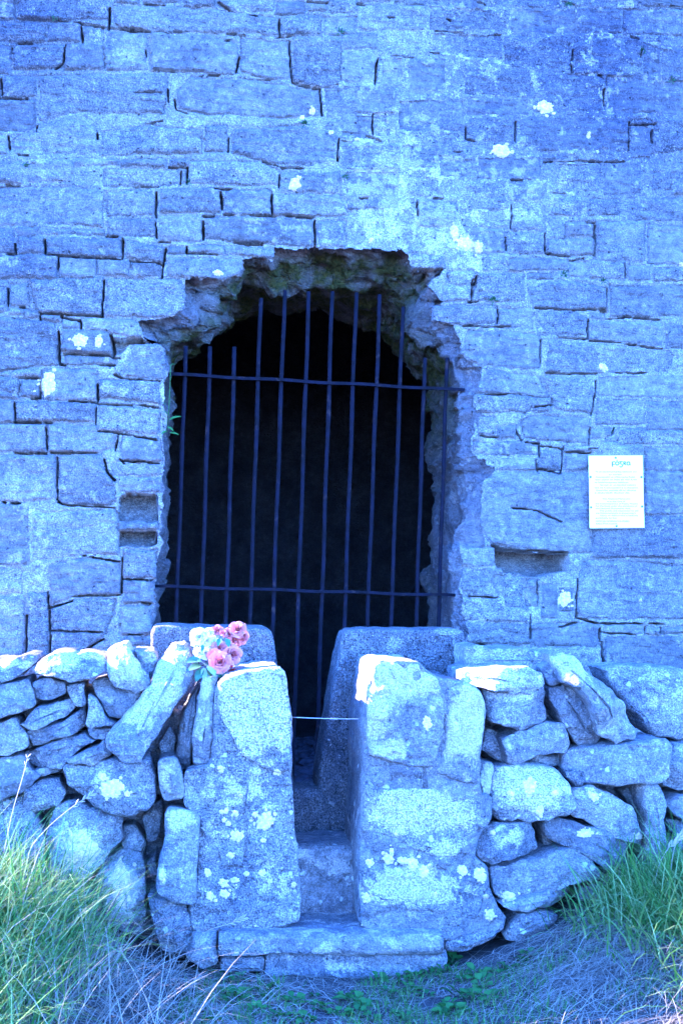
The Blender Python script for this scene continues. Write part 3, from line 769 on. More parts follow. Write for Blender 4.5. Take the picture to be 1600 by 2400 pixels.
# ------------------------------------------------------------------ traced blocks: boulders, slabs, pillars
def block(name, poly, y0, depth, mat, parent=None, R=0.03, sp=0.012, rough=0.012, lamin=0.0, dome=0.012, tilt=(0, 0), seed=0, taper=0.9, chaikin=2,
          pale=(), facet=0.0, back_shift=(0, 0), edge_noise=0.004, cut=0.16, **kw):
    q = wall_xz(poly, y0)
    for _ in range(chaikin):
        a, b = q, np.roll(q, -1, 0)
        q = np.stack([a * (1 - cut) + b * cut, a * cut + b * (1 - cut)], 1).reshape(-1, 2)
    if ((q[:, 0] * np.roll(q[:, 1], -1)) - (np.roll(q[:, 0], -1) * q[:, 1])).sum() < 0:
        q = q[::-1]
    seg = np.hypot(*(np.roll(q, -1, 0) - q).T)
    per = seg.sum()
    n = max(18, int(per / sp))
    cum = np.concatenate([[0], np.cumsum(seg)])
    tt = np.linspace(0, per, n, endpoint=False)
    qq = np.concatenate([q, q[:1]])
    p = np.stack([np.interp(tt, cum, qq[:, 0]), np.interp(tt, cum, qq[:, 1])], -1)
    tan = np.roll(p, -1, 0) - np.roll(p, 1, 0)
    tan /= np.linalg.norm(tan, axis=1)[:, None] + 1e-9
    nor = np.stack([tan[:, 1], -tan[:, 0]], -1)      # outward
    p = p + nor * (edge_noise * fbm(p[:, 0] * 28, p[:, 1] * 28, p[:, 0] * 0 + seed, 201, 3))[:, None]
    mn, mx = p.min(0), p.max(0)
    c = (mn + mx) / 2
    w, h = mx - mn
    # medial segment along the principal axis
    pc = p - p.mean(0)
    ev, evec = np.linalg.eigh(pc.T @ pc)
    e1 = evec[:, 1]
    s1 = pc @ e1
    half = (s1.max() - s1.min()) / 2
    s2 = pc @ evec[:, 0]
    short = (s2.max() - s2.min()) / 2
    keepl = max(half - short * 1.05, 0.0)
    mid = (s1.max() + s1.min()) / 2
    tgt = p.mean(0) + np.clip(s1 - mid, -keepl, keepl)[:, None] * e1 + mid * e1
    dvec = tgt - p
    dl = np.linalg.norm(dvec, axis=1)
    dmin = np.median(dl)
    R = min(R, dmin * 0.8)
    nr = max(4, int((dmin - R) / (sp * 1.15)))
    rings, fr = [], []
    for a in (0.0, 0.18, 0.4, 0.65, 1.0):             # rounded arris
        rings.append((np.minimum(a * R / np.maximum(dl, 1e-6), 0.9), R * (1 - math.sqrt(max(0, 1 - (1 - a) ** 2)))))
    fR = np.minimum(R / np.maximum(dl, 1e-6), 0.9)
    for k in range(1, nr + 1):
        t = k / (nr + 0.6)
        rings.append((fR + (0.985 - fR) * t, -dome * (1 - (1 - t) ** 2)))
    V = []
    nb = max(3, int(depth / 0.05))
    for k in range(nb, 0, -1):                        # sides, from the back forward
        t = k / nb
        sc = 1 - (1 - taper) * t
        pp = p.mean(0) + (p - p.mean(0)) * sc + np.array(back_shift) * t
        V.append(np.stack([pp[:, 0], np.full(n, y0 + R + (depth - R) * t), pp[:, 1]], -1))
    for f, dy in rings:
        pp = p + dvec * f[:, None]
        V.append(np.stack([pp[:, 0], np.full(n, y0 + dy), pp[:, 1]], -1))
    V = np.array(V)
    nrg = len(V)
    V = V.reshape(-1, 3)
    cc = p.mean(0)
    V[:, 1] += tilt[0] * (V[:, 0] - cc[0]) + tilt[1] * (V[:, 2] - cc[1])
    sd = seed * 3.17
    nz3 = np.stack([fbm(V[:, 0] * 11 + sd, V[:, 1] * 11 + 4 * k, V[:, 2] * 11, 210 + k, 4) for k in range(3)], -1)
    if facet:                                         # broken, chiselled planes
        gf = random.Random(int(seed * 91 + 5))
        front = np.arange(len(V)) >= nb * n
        cutd = np.zeros(len(V))
        for k in range(7):
            th = gf.uniform(0, 6.283)
            s_ = (V[:, 0] - cc[0]) * math.cos(th) + (V[:, 2] - cc[1]) * math.sin(th)
            e_ = s_.max()
            cutd = np.maximum(cutd, np.maximum(0, s_ - gf.uniform(0.15, 0.75) * e_) * gf.uniform(0.25, 1.0) * facet)
        V[:, 1] += np.where(front, np.minimum(cutd, 0.07), np.minimum(cutd, 0.07) * 0.6)
    V += nz3 * np.array([rough * 0.55, rough, rough * 0.55])
    fine = fbm(V[:, 0] * 50 + sd, V[:, 1] * 50, V[:, 2] * 50, 220, 3)
    V[:, 1] += 0.35 * rough * fine
    rid = np.abs(fbm(V[:, 0] * 19 + sd, V[:, 1] * 19, V[:, 2] * 24, 225, 3))
    V[:, 1] += rough * 0.9 * (0.25 - np.minimum(rid * 2.2, 0.6))
    if lamin:
        V[:, 1] += lamin * np.sign(vn(V[:, 0] * 5 + sd, V[:, 1] * 3, V[:, 2] * 42, 222)) * 0.5
    idx = np.arange(nrg * n).reshape(nrg, n)
    nxt = np.roll(idx, -1, 1)
    faces = np.stack([idx[:-1], nxt[:-1], nxt[1:], idx[1:]], -1).reshape(-1, 4).tolist()
    faces.append(idx[0][::-1].tolist())
    faces.append(idx[-1].tolist())
    pv = np.zeros(len(V))
    if pale:
        qx, qy = to_px(V)
        for a, b, ra, rb, s in pale:
            pv = np.maximum(pv, s * np.clip(1.6 - np.sqrt(((qx - a) / ra) ** 2 + ((qy - b) / rb) ** 2) * 1.3, 0, 1))
    me = mesh_from(name, V, faces, mat, attrs={'pale': pv, 'tone': pv * 0})
    me.set_sharp_from_angle(angle=math.radians(22 if facet else 32))
    return put(name, me, parent, **kw)


# squeeze stile of pebbly concrete close to the doorway: one U-shaped casting
US = thing('squeeze_stile', tuple(at(730, 1960, -0.5)), 'grey pebbly concrete squeeze stile with a narrow tapering gap before the barred doorway', 'stile')
YU = -0.58
block('upright', [(352, 1480), (362, 1464), (470, 1468), (620, 1472), (640, 1482), (650, 1560), (664, 1660), (680, 1760), (694, 1860), (700, 1990), (500, 2010), (350, 2000)],
      YU, 0.20, M_CON, US, R=0.022, sp=0.012, rough=0.006, dome=0.0, chaikin=1, taper=1.0, seed=1, pale=[(380, 1475, 60, 20, .8), (560, 1520, 60, 50, .4)])
block('upright', [(806, 1486), (826, 1474), (950, 1476), (1075, 1474), (1092, 1484), (1092, 1600), (1088, 2010), (800, 2010), (748, 1990), (742, 1850), (765, 1700), (788, 1560)],
      YU, 0.20, M_CON, US, R=0.024, sp=0.012, rough=0.006, dome=0.0, chaikin=1, taper=1.0, seed=2, pale=[(1045, 1480, 40, 10, 1.3), (920, 1510, 30, 22, .9)])
block('threshold', [(680, 1862), (690, 1850), (740, 1850), (765, 1858), (780, 1930), (780, 2030), (680, 2030)], YU - 0.012, 0.20, M_CON, US, R=0.03, sp=0.012, rough=0.008, dome=0.0, chaikin=1, taper=1.0, seed=3)

# front stile: two mortared pillars, a step and a sill slab
YP = -1.12
LP = Z('G', [(990, 400), (1040, 355), (1130, 332), (1280, 322), (1303, 345), (1312, 420), (1340, 520), (1345, 700), (1350, 900), (1358, 1120)]) + \
    Z('I', [(1365, 350), (1375, 500), (1382, 712), (1230, 750), (1010, 760), (890, 770), (860, 650), (900, 500), (920, 250), (850, 170), (850, 20)]) + Z('G', [(860, 800), (968, 770), (984, 560)])
lp = thing('stile_pillar', tuple(at(580, 2240, -0.95)), 'lichen-spotted mortared stone pillar left of the stile slot, bouquet behind its top', 'pillar', 'front pillars of the stile')
block('masonry', LP, YP, 0.50, M_PIL, lp, cut=0.1, R=0.014, sp=0.011, rough=0.018, dome=0.0, taper=0.97, chaikin=1, seed=11,
      pale=[(605, 1660, 75, 120, 1.2), (560, 1850, 110, 60, .55), (640, 2060, 60, 60, .7), (560, 1960, 110, 60, .25)])
block('cap_stone', Z('G', [(1000, 395), (1060, 352), (1135, 330), (1283, 320), (1306, 345), (1315, 420), (1343, 540), (1346, 790), (1300, 810), (1200, 790), (1110, 720), (1060, 640), (1010, 540)]),
      YP - 0.010, 0.30, M_PIL, lp, cut=0.09, R=0.016, sp=0.011, rough=0.014, dome=0.004, taper=0.97, chaikin=1, seed=12, tilt=(0.0, 0.05), pale=[(605, 1660, 90, 130, 1.3), (640, 1590, 60, 30, 1.2)])
block('side_slab', Z('I', [(755, 192), (830, 190), (920, 215), (915, 400), (905, 500), (900, 635), (800, 635), (715, 580), (730, 440), (760, 350)]), YP - 0.03, 0.22, M_DRY, lp,
      R=0.018, rough=0.012, dome=0.006, seed=13, chaikin=1, pale=[(420, 1920, 40, 30, 1.0), (380, 2050, 10, 25, 1.3)])
block('pinning_stone', Z('G', [(722, 748), (812, 738), (835, 800), (850, 930), (760, 945), (725, 880)]), YP + 0.01, 0.2, M_PIL, lp, R=0.02, rough=0.016, seed=14, chaikin=1, pale=[(390, 1820, 40, 40, .6)])

RP = Z('H', [(100, 620), (122, 450), (148, 305), (190, 290), (360, 300), (410, 345), (470, 375), (560, 385), (640, 425), (668, 500), (655, 650), (640, 740), (640, 910), (690, 920), (692, 1000)]) + \
    Z('J', [(650, 290), (612, 400), (680, 455), (692, 560), (722, 640), (765, 690), (740, 750), (640, 775), (480, 795), (300, 760), (80, 745), (76, 400), (92, 200), (104, 30)])
rp = thing('stile_pillar', tuple(at(980, 2240, -0.95)), 'broad lichen-patched mortared stone pillar right of the stile slot', 'pillar', 'front pillars of the stile')
YR = -1.14
block('masonry', RP, YR, 0.52, M_PIL, rp, cut=0.1, R=0.014, sp=0.012, rough=0.018, dome=0.0, taper=0.97, chaikin=1, seed=21, back_shift=(0.01, 0),
      pale=[(980, 1900, 150, 60, 1.0), (960, 2080, 150, 60, .9), (1020, 2000, 60, 30, .7)])
block('cap_stone', Z('H', [(130, 730), (110, 610), (128, 450), (152, 305), (195, 288), (350, 300), (408, 348), (450, 380), (468, 440), (480, 560), (452, 690), (430, 785), (330, 780), (240, 755)]),
      YR - 0.016, 0.34, M_PIL, rp, chaikin=1, cut=0.09, R=0.02, sp=0.011, rough=0.020, dome=0.012, taper=0.97, seed=22, tilt=(0, 0.04), pale=[(930, 1590, 110, 60, 1.2), (880, 1640, 30, 120, 1.2), (920, 1760, 60, 30, .8)])
block('face_slab', Z('H', [(478, 425), (560, 385), (640, 425), (668, 500), (652, 650), (632, 760), (620, 865), (540, 850), (440, 815), (432, 790), (482, 680), (476, 560)]),
      YR - 0.014, 0.30, M_PIL, rp, R=0.022, sp=0.011, rough=0.010, dome=0.006, seed=23, chaikin=1, pale=[(1085, 1690, 60, 110, 1.2), (1100, 1640, 50, 60, 1.2)])
block('face_stone', Z('H', [(108, 830), (180, 885), (400, 872), (560, 905), (622, 920), (625, 1090), (560, 1170)]) + Z('J', [(520, 415), (390, 400), (250, 330), (110, 290), (100, 150)]),
      YR - 0.008, 0.20, M_PIL, rp, R=0.016, sp=0.012, rough=0.014, dome=0.0, seed=24, chaikin=1, pale=[(980, 1900, 150, 70, 1.2), (1040, 1985, 60, 30, .9)])
block('face_stone', Z('J', [(84, 440), (300, 470), (480, 455), (640, 470), (676, 540), (640, 690), (580, 705), (440, 670), (260, 660), (95, 560)]),
      YR - 0.006, 0.20, M_PIL, rp, R=0.02, sp=0.012, rough=0.014, dome=0.0, seed=25, chaikin=1, pale=[(960, 2080, 150, 50, 1.1)])
block('foot_stone', Z('J', [(470, 800), (560, 770), (640, 765), (740, 745), (700, 800), (560, 850), (480, 850)]), YR - 0.02, 0.2, M_PIL, rp, R=0.03, rough=0.014, seed=26)

sill = thing('sill_slab', tuple(at(740, 2290, -1.15)), 'long low stone sill slab along the foot of both stile pillars', 'slab')
pA, pB = at(516, 2178, -1.20), at(1035, 2200, -1.20)


def slab_top(name, poly, y_front, y_back, ztop, zbot, mat, parent, seed, amp=0.012):
    # a slab seen from above its front edge: front outline in x, then the tread behind it
    xs = np.linspace(poly[0], poly[1], 90)
    prof = [(y_front + 0.03, zbot), (y_front + 0.004, zbot + 0.012), (y_front, zbot + 0.03), (y_front, ztop - 0.03), (y_front + 0.01, ztop - 0.008), (y_front + 0.03, ztop)]
    prof = [(a, b) for a, b in prof]
    ext = []
    for (a, b), (c, d) in zip(prof[:-1], prof[1:]):
        k = max(1, int(math.hypot(c - a, d - b) / 0.012))
        ext += [(a + (c - a) * t / k, b + (d - b) * t / k) for t in range(k)]
    k = int((y_back - y_front - 0.03) / 0.014)
    ext += [(y_front + 0.03 + (y_back - y_front - 0.03) * t / k, ztop) for t in range(k + 1)]
    ext += [(y_back, zbot)]
    V = np.array([[(x, a, b) for x in xs] for a, b in ext])
    nr_, n_ = V.shape[:2]
    V = V.reshape(-1, 3)
    d = np.stack([fbm(V[:, 0] * 9 + seed, V[:, 1] * 9 + 3 * k, V[:, 2] * 22, 230 + k, 4) for k in range(3)], -1)
    V += d * np.array([amp * 0.4, amp * 1.3, amp])
    lam_ = vn(V[:, 0] * 3 + seed, V[:, 1] * 0, V[:, 2] * 55, 233)
    V[:, 1] += 0.006 * np.sign(lam_) * (V[:, 1] < y_front + 0.03)
    i3 = np.arange(nr_ * n_).reshape(nr_, n_)
    f = np.stack([i3[:-1, :-1], i3[:-1, 1:], i3[1:, 1:], i3[1:, :-1]], -1).reshape(-1, 4).tolist()
    f.append(i3[:, 0].tolist())
    f.append(i3[:, -1][::-1].tolist())
    me = mesh_from(name, V, f, mat, attrs={'pale': 0.35 + 0 * V[:, 0], 'tone': 0 * V[:, 0]})
    return put(name, me, parent)


zs = (pA.z + pB.z) / 2
slab_top('slab', (at(514, 2200, -1.2).x, at(1040, 2200, -1.2).x), -1.20, -0.70, zs, at(700, 2246, -1.2).z, M_PIL, sill, 3.0)
slab_top('base', (at(622, 2260, -1.17).x, at(1046, 2260, -1.17).x), -1.165, -0.74, at(700, 2246, -1.2).z + 0.01, -0.02, M_PIL, sill, 9.0, 0.016)
block('base_stone', Z('I', [(1015, 868), (1215, 872), (1215, 945), (1015, 940)]), -1.16, 0.3, M_PIL, sill, R=0.015, rough=0.01, seed=31, chaikin=1)
step = block('step_block', [(676, 2000), (690, 1988), (760, 1982), (850, 1984), (862, 2010), (860, 2170), (680, 2170)], -0.93, 0.34, M_PIL, None, R=0.03, rough=0.012, dome=0.0, seed=32, chaikin=1,
             pale=[(770, 2030, 60, 30, .9), (700, 2000, 40, 14, 1.0)], label='worn stone step wedged in the slot between the stile pillars', cat='step')

# dry stone walls either side
def dry(parent, y, items, seed, base=0.26):
    for k, it in enumerate(items):
        t, pts, o = it
        poly = Z(t, [(pts[i], pts[i + 1]) for i in range(0, len(pts), 2)])
        kw = dict(R=0.007, rough=0.011, dome=0.004, facet=0.95, lamin=0.005, taper=0.95, sp=0.011, chaikin=1, edge_noise=0.011, cut=0.07)
        cx, cy = sum(p[0] for p in poly) / len(poly), sum(p[1] for p in poly) / len(poly)
        poly = [(cx + (a - cx) * 1.005, cy + (b - cy) * 1.01) for a, b in poly]
        dy = 0.03 * math.sin(k * 2.399 + seed)
        kw.update({a: b for a, b in o.items() if a != 'dy'})
        block('stone', poly, y + dy + o.get('dy', 0), kw.pop('depth', base), M_DRY, parent, seed=seed + k, tilt=kw.pop('tilt', (0.12 * math.sin(k * 1.7 + seed), 0.12 + 0.14 * math.sin(k * 2.9 + seed))), **kw)


dl_ = thing('dry_stone_wall', tuple(at(180, 2230, -0.85)), 'tumbled dry stone wall left of the stile, rising out of tall grass', 'wall', 'dry stone walls beside the stile')
dry(dl_, -1.02, [
    ('G', (-60, 300, 60, 280, 155, 275, 165, 300, 150, 330, 60, 385, -60, 415), dict(pale=[(20, 1555, 60, 14, 1.0)], tilt=(0, .6))),
    ('G', (165, 300, 230, 265, 330, 258, 480, 270, 495, 300, 470, 340, 390, 375, 320, 395, 240, 370, 150, 360), dict(pale=[(140, 1550, 50, 25, 1.2), (190, 1535, 80, 12, 1.0)], tilt=(0, .7))),
    ('G', (480, 320, 500, 245, 575, 215, 620, 290, 690, 360, 685, 410, 630, 440, 560, 430, 500, 390), dict(dy=-.04, facet=.8, pale=[(290, 1550, 40, 60, 1.3)])),
    ('G', (615, 240, 700, 255, 728, 280, 720, 330, 690, 400, 640, 330), dict(dy=.08)),
    ('G', (-60, 420, 130, 375, 145, 450, 155, 500, 60, 545, -60, 575), {}),
    ('G', (150, 385, 230, 370, 295, 395, 300, 440, 240, 465, 150, 470), {}),
    ('G', (300, 405, 385, 395, 395, 490, 350, 500, 310, 450), dict(dy=.06)),
    ('G', (80, 590, 170, 510, 330, 465, 350, 505, 300, 560, 140, 610), dict(tilt=(0, .5))),
    ('G', (130, 620, 300, 565, 395, 500, 400, 610, 250, 665, 145, 690, 125, 650), {}),
    ('G', (400, 440, 450, 480, 490, 560, 540, 590, 500, 600, 400, 600), dict(dy=.03)),
    ('G', (420, 395, 500, 380, 560, 430, 650, 440, 640, 500, 560, 565, 490, 560, 440, 460), dict(dy=.0)),
    ('G', (405, 605, 520, 600, 530, 625, 480, 660, 420, 640), dict(dy=.05)),
    ('G', (-60, 590, 70, 560, 130, 650, 130, 690, -60, 750), {}),
    ('G', (105, 730, 200, 680, 380, 630, 440, 660, 340, 720, 290, 790, 140, 790, 110, 760), dict(lamin=.01)),
    ('G', (300, 750, 420, 700, 485, 660, 515, 725, 420, 770, 320, 775), {}),
    ('G', (150, 800, 300, 760, 300, 800, 190, 820), dict(dy=.04)),
    ('G', (490, 660, 500, 620, 620, 500, 690, 400, 720, 300, 790, 230, 850, 208, 885, 240, 890, 310, 910, 370, 840, 470, 770, 560, 700, 660, 640, 750, 590, 765, 520, 730),
     dict(dy=-.09, R=.022, dome=.015, facet=.8, tilt=(0, .35), rough=.022, pale=[(380, 1570, 60, 90, 1.3), (330, 1660, 50, 50, 1.1)])),
    ('G', (730, 680, 790, 590, 810, 640, 800, 720, 740, 740), dict(dy=.12)),
    ('G', (812, 795, 810, 640, 850, 520, 920, 400, 895, 560, 885, 690, 870, 800), dict(R=.015, dome=.004, dy=-.02, tilt=(0, .1))),
    ('G', (880, 690, 900, 520, 930, 370, 1000, 360, 985, 540, 970, 770, 890, 780), dict(R=.012, dome=.004, dy=-.06, tilt=(0, .1), pale=[(480, 1610, 20, 40, .9)])),
    ('G', (285, 790, 500, 750, 690, 740, 715, 810, 720, 930, 680, 980, 560, 1025, 440, 980, 380, 920, 300, 870), dict(dy=-.05, R=.02, dome=.012, facet=.7, tilt=(-.1, .1), pale=[(250, 1840, 40, 30, .6)])),
    ('G', (110, 900, 180, 845, 275, 835, 305, 900, 260, 960, 160, 990, 100, 970), {}),
    ('G', (-60, 760, 100, 730, 130, 800, 180, 830, 100, 900, -60, 960), dict(dy=.03)),
    ('I', (250, 190, 330, 160, 480, 200, 565, 240, 560, 340, 500, 410, 440, 470, 360, 540, 240, 500, 200, 350), dict(dy=-.04, pale=[(180, 1990, 60, 80, 1.3)])),
    ('I', (570, 270, 620, 262, 665, 340, 655, 390, 590, 395, 562, 350), dict(dy=.08)),
    ('I', (650, 220, 740, 150, 745, 260, 720, 340, 680, 360), dict(dy=.08)),
    ('I', (470, 430, 560, 390, 650, 410, 675, 500, 665, 620, 665, 770, 560, 760, 480, 700, 440, 540), dict(dy=-.05, pale=[(285, 2090, 40, 70, 1.4)])),
    ('I', (685, 600, 850, 640, 885, 720, 880, 850, 740, 870, 690, 700), dict(dy=-.06, facet=.5)),
    ('I', (885, 775, 1000, 760, 1003, 910, 930, 930, 850, 885), dict(dy=-.16, R=.02)),
    ('I', (668, 440, 725, 380, 722, 490, 690, 500), dict(dy=.1)),
    ('I', (-60, 180, 100, 150, 200, 300, 200, 500, -60, 520), {}), ('I', (-60, 530, 200, 520, 440, 560, 480, 720, 300, 860, -60, 860), {}),
    ('G', (-420, 290, -80, 285, -70, 420, -420, 440), {}), ('G', (-420, 450, -70, 430, -70, 590, -420, 600), {}), ('G', (-420, 620, -70, 600, -70, 760, -420, 780), {}),  # from here on: stones added out of view, sized to shade the foreground
    ('G', (-420, 790, -70, 770, -70, 950, -420, 960), {}), ('I', (-420, 190, -70, 190, -70, 520, -420, 520), {}),
    ('G', (-900, 300, -600, 280, -430, 300, -430, 480, -880, 500), {}), ('G', (-900, 510, -430, 490, -430, 700, -900, 720), {}), ('G', (-900, 730, -430, 715, -430, 980, -900, 990), {}),
    ('I', (-900, 210, -430, 200, -430, 520, -900, 530), {})], 40)
block('hearting', [(-440, 1580), (330, 1610), (470, 1700), (490, 2220), (-440, 2240)], -0.80, 0.27, M_DRY, dl_, R=.05, rough=.05, sp=.03, seed=81)  # core drawn out behind the added stones so the sun stays blocked

dr_ = thing('dry_stone_wall', tuple(at(1400, 2130, -0.85)), 'dry stone wall of leaning blocks right of the stile', 'wall', 'dry stone walls beside the stile')
dry(dr_, -1.02, [
    ('H', (575, 225, 780, 235, 985, 262, 930, 320, 920, 350, 760, 350, 570, 345), dict(dy=.10, R=.012, dome=.003, facet=.1, tilt=(0, .15))),
    ('H', (560, 345, 640, 335, 850, 310, 930, 345, 940, 400, 870, 445, 700, 430, 560, 405), dict(dy=-.03, tilt=(0, .5), lamin=.01, pale=[(1150, 1595, 100, 30, .9)])),
    ('H', (670, 430, 800, 425, 940, 410, 965, 450, 965, 560, 940, 590, 820, 610, 680, 585), dict(dy=-.06, R=.016, pale=[(1200, 1630, 60, 14, 1.2)], tilt=(0, .25))),
    ('H', (920, 320, 960, 285, 1000, 290, 1025, 370, 1020, 395, 950, 405), dict(dy=.03, facet=.6)),
    ('H', (978, 265, 1040, 258, 1100, 280, 1150, 350, 1220, 400, 1310, 490, 1375, 620, 1360, 660, 1280, 675, 1215, 650, 1170, 540, 1110, 430, 1040, 400, 1000, 320), dict(dy=-.06, R=.016, dome=.01, tilt=(.1, .3), pale=[(1350, 1560, 60, 40, .7)])),
    ('H', (955, 415, 1040, 400, 1105, 430, 1160, 540, 1205, 650, 1190, 680, 1130, 700, 1070, 660, 1020, 580, 975, 500), dict(dy=-.01, facet=.6)),
    ('H', (650, 700, 670, 610, 720, 620, 760, 700, 765, 770, 700, 750), dict(dy=.05)),
    ('H', (725, 650, 800, 620, 980, 580, 1040, 590, 1070, 680, 1060, 720, 920, 720, 830, 755, 765, 770), dict(dy=-.03)),
    ('H', (840, 755, 920, 725, 1060, 720, 1040, 770, 920, 770), dict(dy=.06)),
    ('H', (1060, 740, 1100, 710, 1300, 680, 1500, 655, 1535, 690, 1510, 820, 1470, 850, 1300, 865, 1130, 860, 1050, 800), dict(dy=-.05, R=.016, lamin=.006)),
    ('H', (690, 900, 710, 790, 830, 770, 990, 790, 1060, 860, 1075, 960, 1050, 1000, 900, 1035, 720, 1030, 690, 980), dict(dy=-.10, R=.022, dome=.012, facet=.5, tilt=(0, .25), pale=[(1240, 1840, 100, 60, 1.3)])),
    ('H', (640, 750, 710, 770, 690, 920, 640, 910), dict(dy=-.06, R=.012, pale=[(1145, 1825, 30, 40, 1.2)])),
    ('H', (1075, 960, 1070, 890, 1150, 870, 1250, 900, 1340, 960, 1400, 1090, 1390, 1140, 1300, 1120, 1180, 1070, 1070, 1000), dict(dy=-.04, facet=.5)),
    ('H', (1290, 900, 1340, 880, 1395, 920, 1400, 980, 1350, 980), dict(dy=.05)),
    ('H', (1395, 865, 1480, 865, 1500, 960, 1490, 1010, 1510, 1150, 1500, 1260, 1430, 1265, 1410, 1100, 1405, 960), dict(dy=-.05, lamin=.006, R=.025)),
    ('H', (1500, 960, 1568, 915, 1660, 930, 1660, 1040, 1550, 1020), {}),
    ('H', (1500, 870, 1500, 780, 1540, 680, 1660, 670, 1660, 880, 1540, 890), {}),
    ('H', (1030, 800, 1110, 810, 1115, 860, 1080, 880, 1040, 830), dict(dy=.0)),
    ('H', (1490, 1020, 1560, 1025, 1660, 1060, 1660, 1120, 1530, 1110), dict(dy=.03)),
    ('J', (610, 400, 650, 290, 720, 260, 890, 255, 930, 370, 930, 400, 800, 420, 690, 440, 640, 430), dict(dy=-.09, pale=[(1180, 1960, 50, 30, .7)])),
    ('J', (945, 270, 980, 250, 1100, 265, 1260, 310, 1335, 350, 1320, 450, 1265, 480, 1180, 440, 1100, 390, 960, 330), dict(dy=-.06)),
    ('J', (680, 460, 880, 420, 1040, 375, 1140, 400, 1185, 470, 1180, 510, 1060, 545, 900, 590, 760, 615, 700, 580), dict(dy=-.10, facet=.2)),
    ('J', (720, 620, 900, 590, 1070, 550, 1085, 600, 1000, 640, 850, 660, 740, 640), dict(dy=-.08)),
    ('J', (740, 770, 820, 680, 960, 665, 1000, 690, 960, 740, 860, 795, 760, 790), dict(dy=-.13, facet=.6)),
    ('J', (900, 260, 940, 260, 950, 330, 1000, 360, 940, 390), dict(dy=.06)),
    ('J', (1500, 400, 1568, 330, 1660, 330, 1660, 480, 1540, 470), {}), ('J', (1090, 560, 1180, 520, 1220, 550, 1180, 620, 1090, 620), dict(dy=-.03)),
    ('J', (1190, 470, 1330, 460, 1420, 490, 1400, 600, 1230, 620), dict(dy=.02)), ('J', (1200, 620, 1660, 500, 1660, 700, 1250, 720), dict(dy=.03)),
    ('H', (1670, 500, 2000, 480, 2000, 760, 1680, 740), {}), ('H', (1670, 760, 2000, 780, 2000, 980, 1680, 960), {}), ('H', (1670, 980, 2000, 1000, 2000, 1250, 1680, 1240), {}),
    ('H', (1222, 330, 1320, 318, 1480, 322, 1600, 335, 1680, 420, 1680, 650, 1540, 655, 1435, 640, 1372, 560, 1290, 450), dict(dy=.10, R=.03, dome=.01, facet=.35, tilt=(0, .18))),
    ('H', (1670, 1260, 2000, 1250, 2000, 1420, 1680, 1430), {})], 140)
block('hearting', [(1120, 1640), (1300, 1640), (1500, 1760), (1840, 1760), (1840, 2170), (1120, 2200)], -0.80, 0.27, M_DRY, dr_, R=.05, rough=.05, sp=.03, seed=82)

# ------------------------------------------------------------------ lichen patches lying on the stone
deps = bpy.context.evaluated_depsgraph_get()
bpy.context.view_layer.update()


def tree_of(objs):
    vv, ff, k = [], [], 0
    for o in objs:
        mw = o.matrix_world
        vv += [mw @ v.co for v in o.data.vertices]
        ff += [[i + k for i in p.vertices] for p in o.data.polygons]
        k = len(vv)
    return BVHTree.FromPolygons(vv, ff)


def lichen(tree, parent, spots, seed):
    rg = random.Random(seed)
    more = []
    for px, py, rx, ry in spots:                      # crumbs round the larger patches
        for _ in range(int(min(rx, 26) / 4)):
            a = rg.uniform(0, 6.28)
            f = rg.uniform(0.8, 1.5)
            sz = rg.uniform(0.16, 0.38) * min(rx, 14)
            more.append((px + rx * f * math.cos(a), py + ry * f * math.sin(a), sz, sz * rg.uniform(.7, 1.2)))
    for px, py, rx, ry in list(spots) + more:
        n = 40
        ph = rg.uniform(0, 50)
        V, rings = [], 4
        ok = True
        for k in range(rings + 1):
            t = k / rings
            for j in range(n if k else 1):
                a = 2 * math.pi * j / n
                lob = 1 + 0.10 * math.sin(2 * a + ph) + 0.08 * math.sin(5 * a + ph * 2) + 0.06 * math.sin(9 * a + ph * 3) + 0.04 * math.sin(14 * a + ph)
                d = ray(px + rx * t * lob * math.cos(a), py + ry * t * lob * math.sin(a))
                loc, nrm, _, _ = tree.ray_cast(CAM, d)
                if loc is None:
                    ok = False
                    break
                if nrm.dot(d) > 0:
                    nrm = -nrm
                rj = 1 + rg.uniform(-.09, .09) * (k == rings)
                if rj != 1:
                    d = ray(px + rx * t * lob * rj * math.cos(a), py + ry * t * lob * rj * math.sin(a))
                    l2, n2, _, _ = tree.ray_cast(CAM, d)
                    if l2 is not None:
                        loc = l2
                lift = 0.0028 * (1 - t ** 6) + rg.uniform(0, 0.0008) - (0.002 if k == rings else 0)
                V.append(loc + nrm * lift - d * 0.0012)
        if not ok:
            continue
        ys = [v.y for v in V]
        if max(ys) - min(ys) > 0.06 + 0.002 * rx:
            continue
        F = [(0, 1 + j, 1 + (j + 1) % n) for j in range(n)]
        for k in range(rings - 1):
            a, b = 1 + k * n, 1 + (k + 1) * n
            F += [(a + j, b + j, b + (j + 1) % n, a + (j + 1) % n) for j in range(n)]
        put('lichen', mesh_from('lichen', V, F, M_LICH), parent)


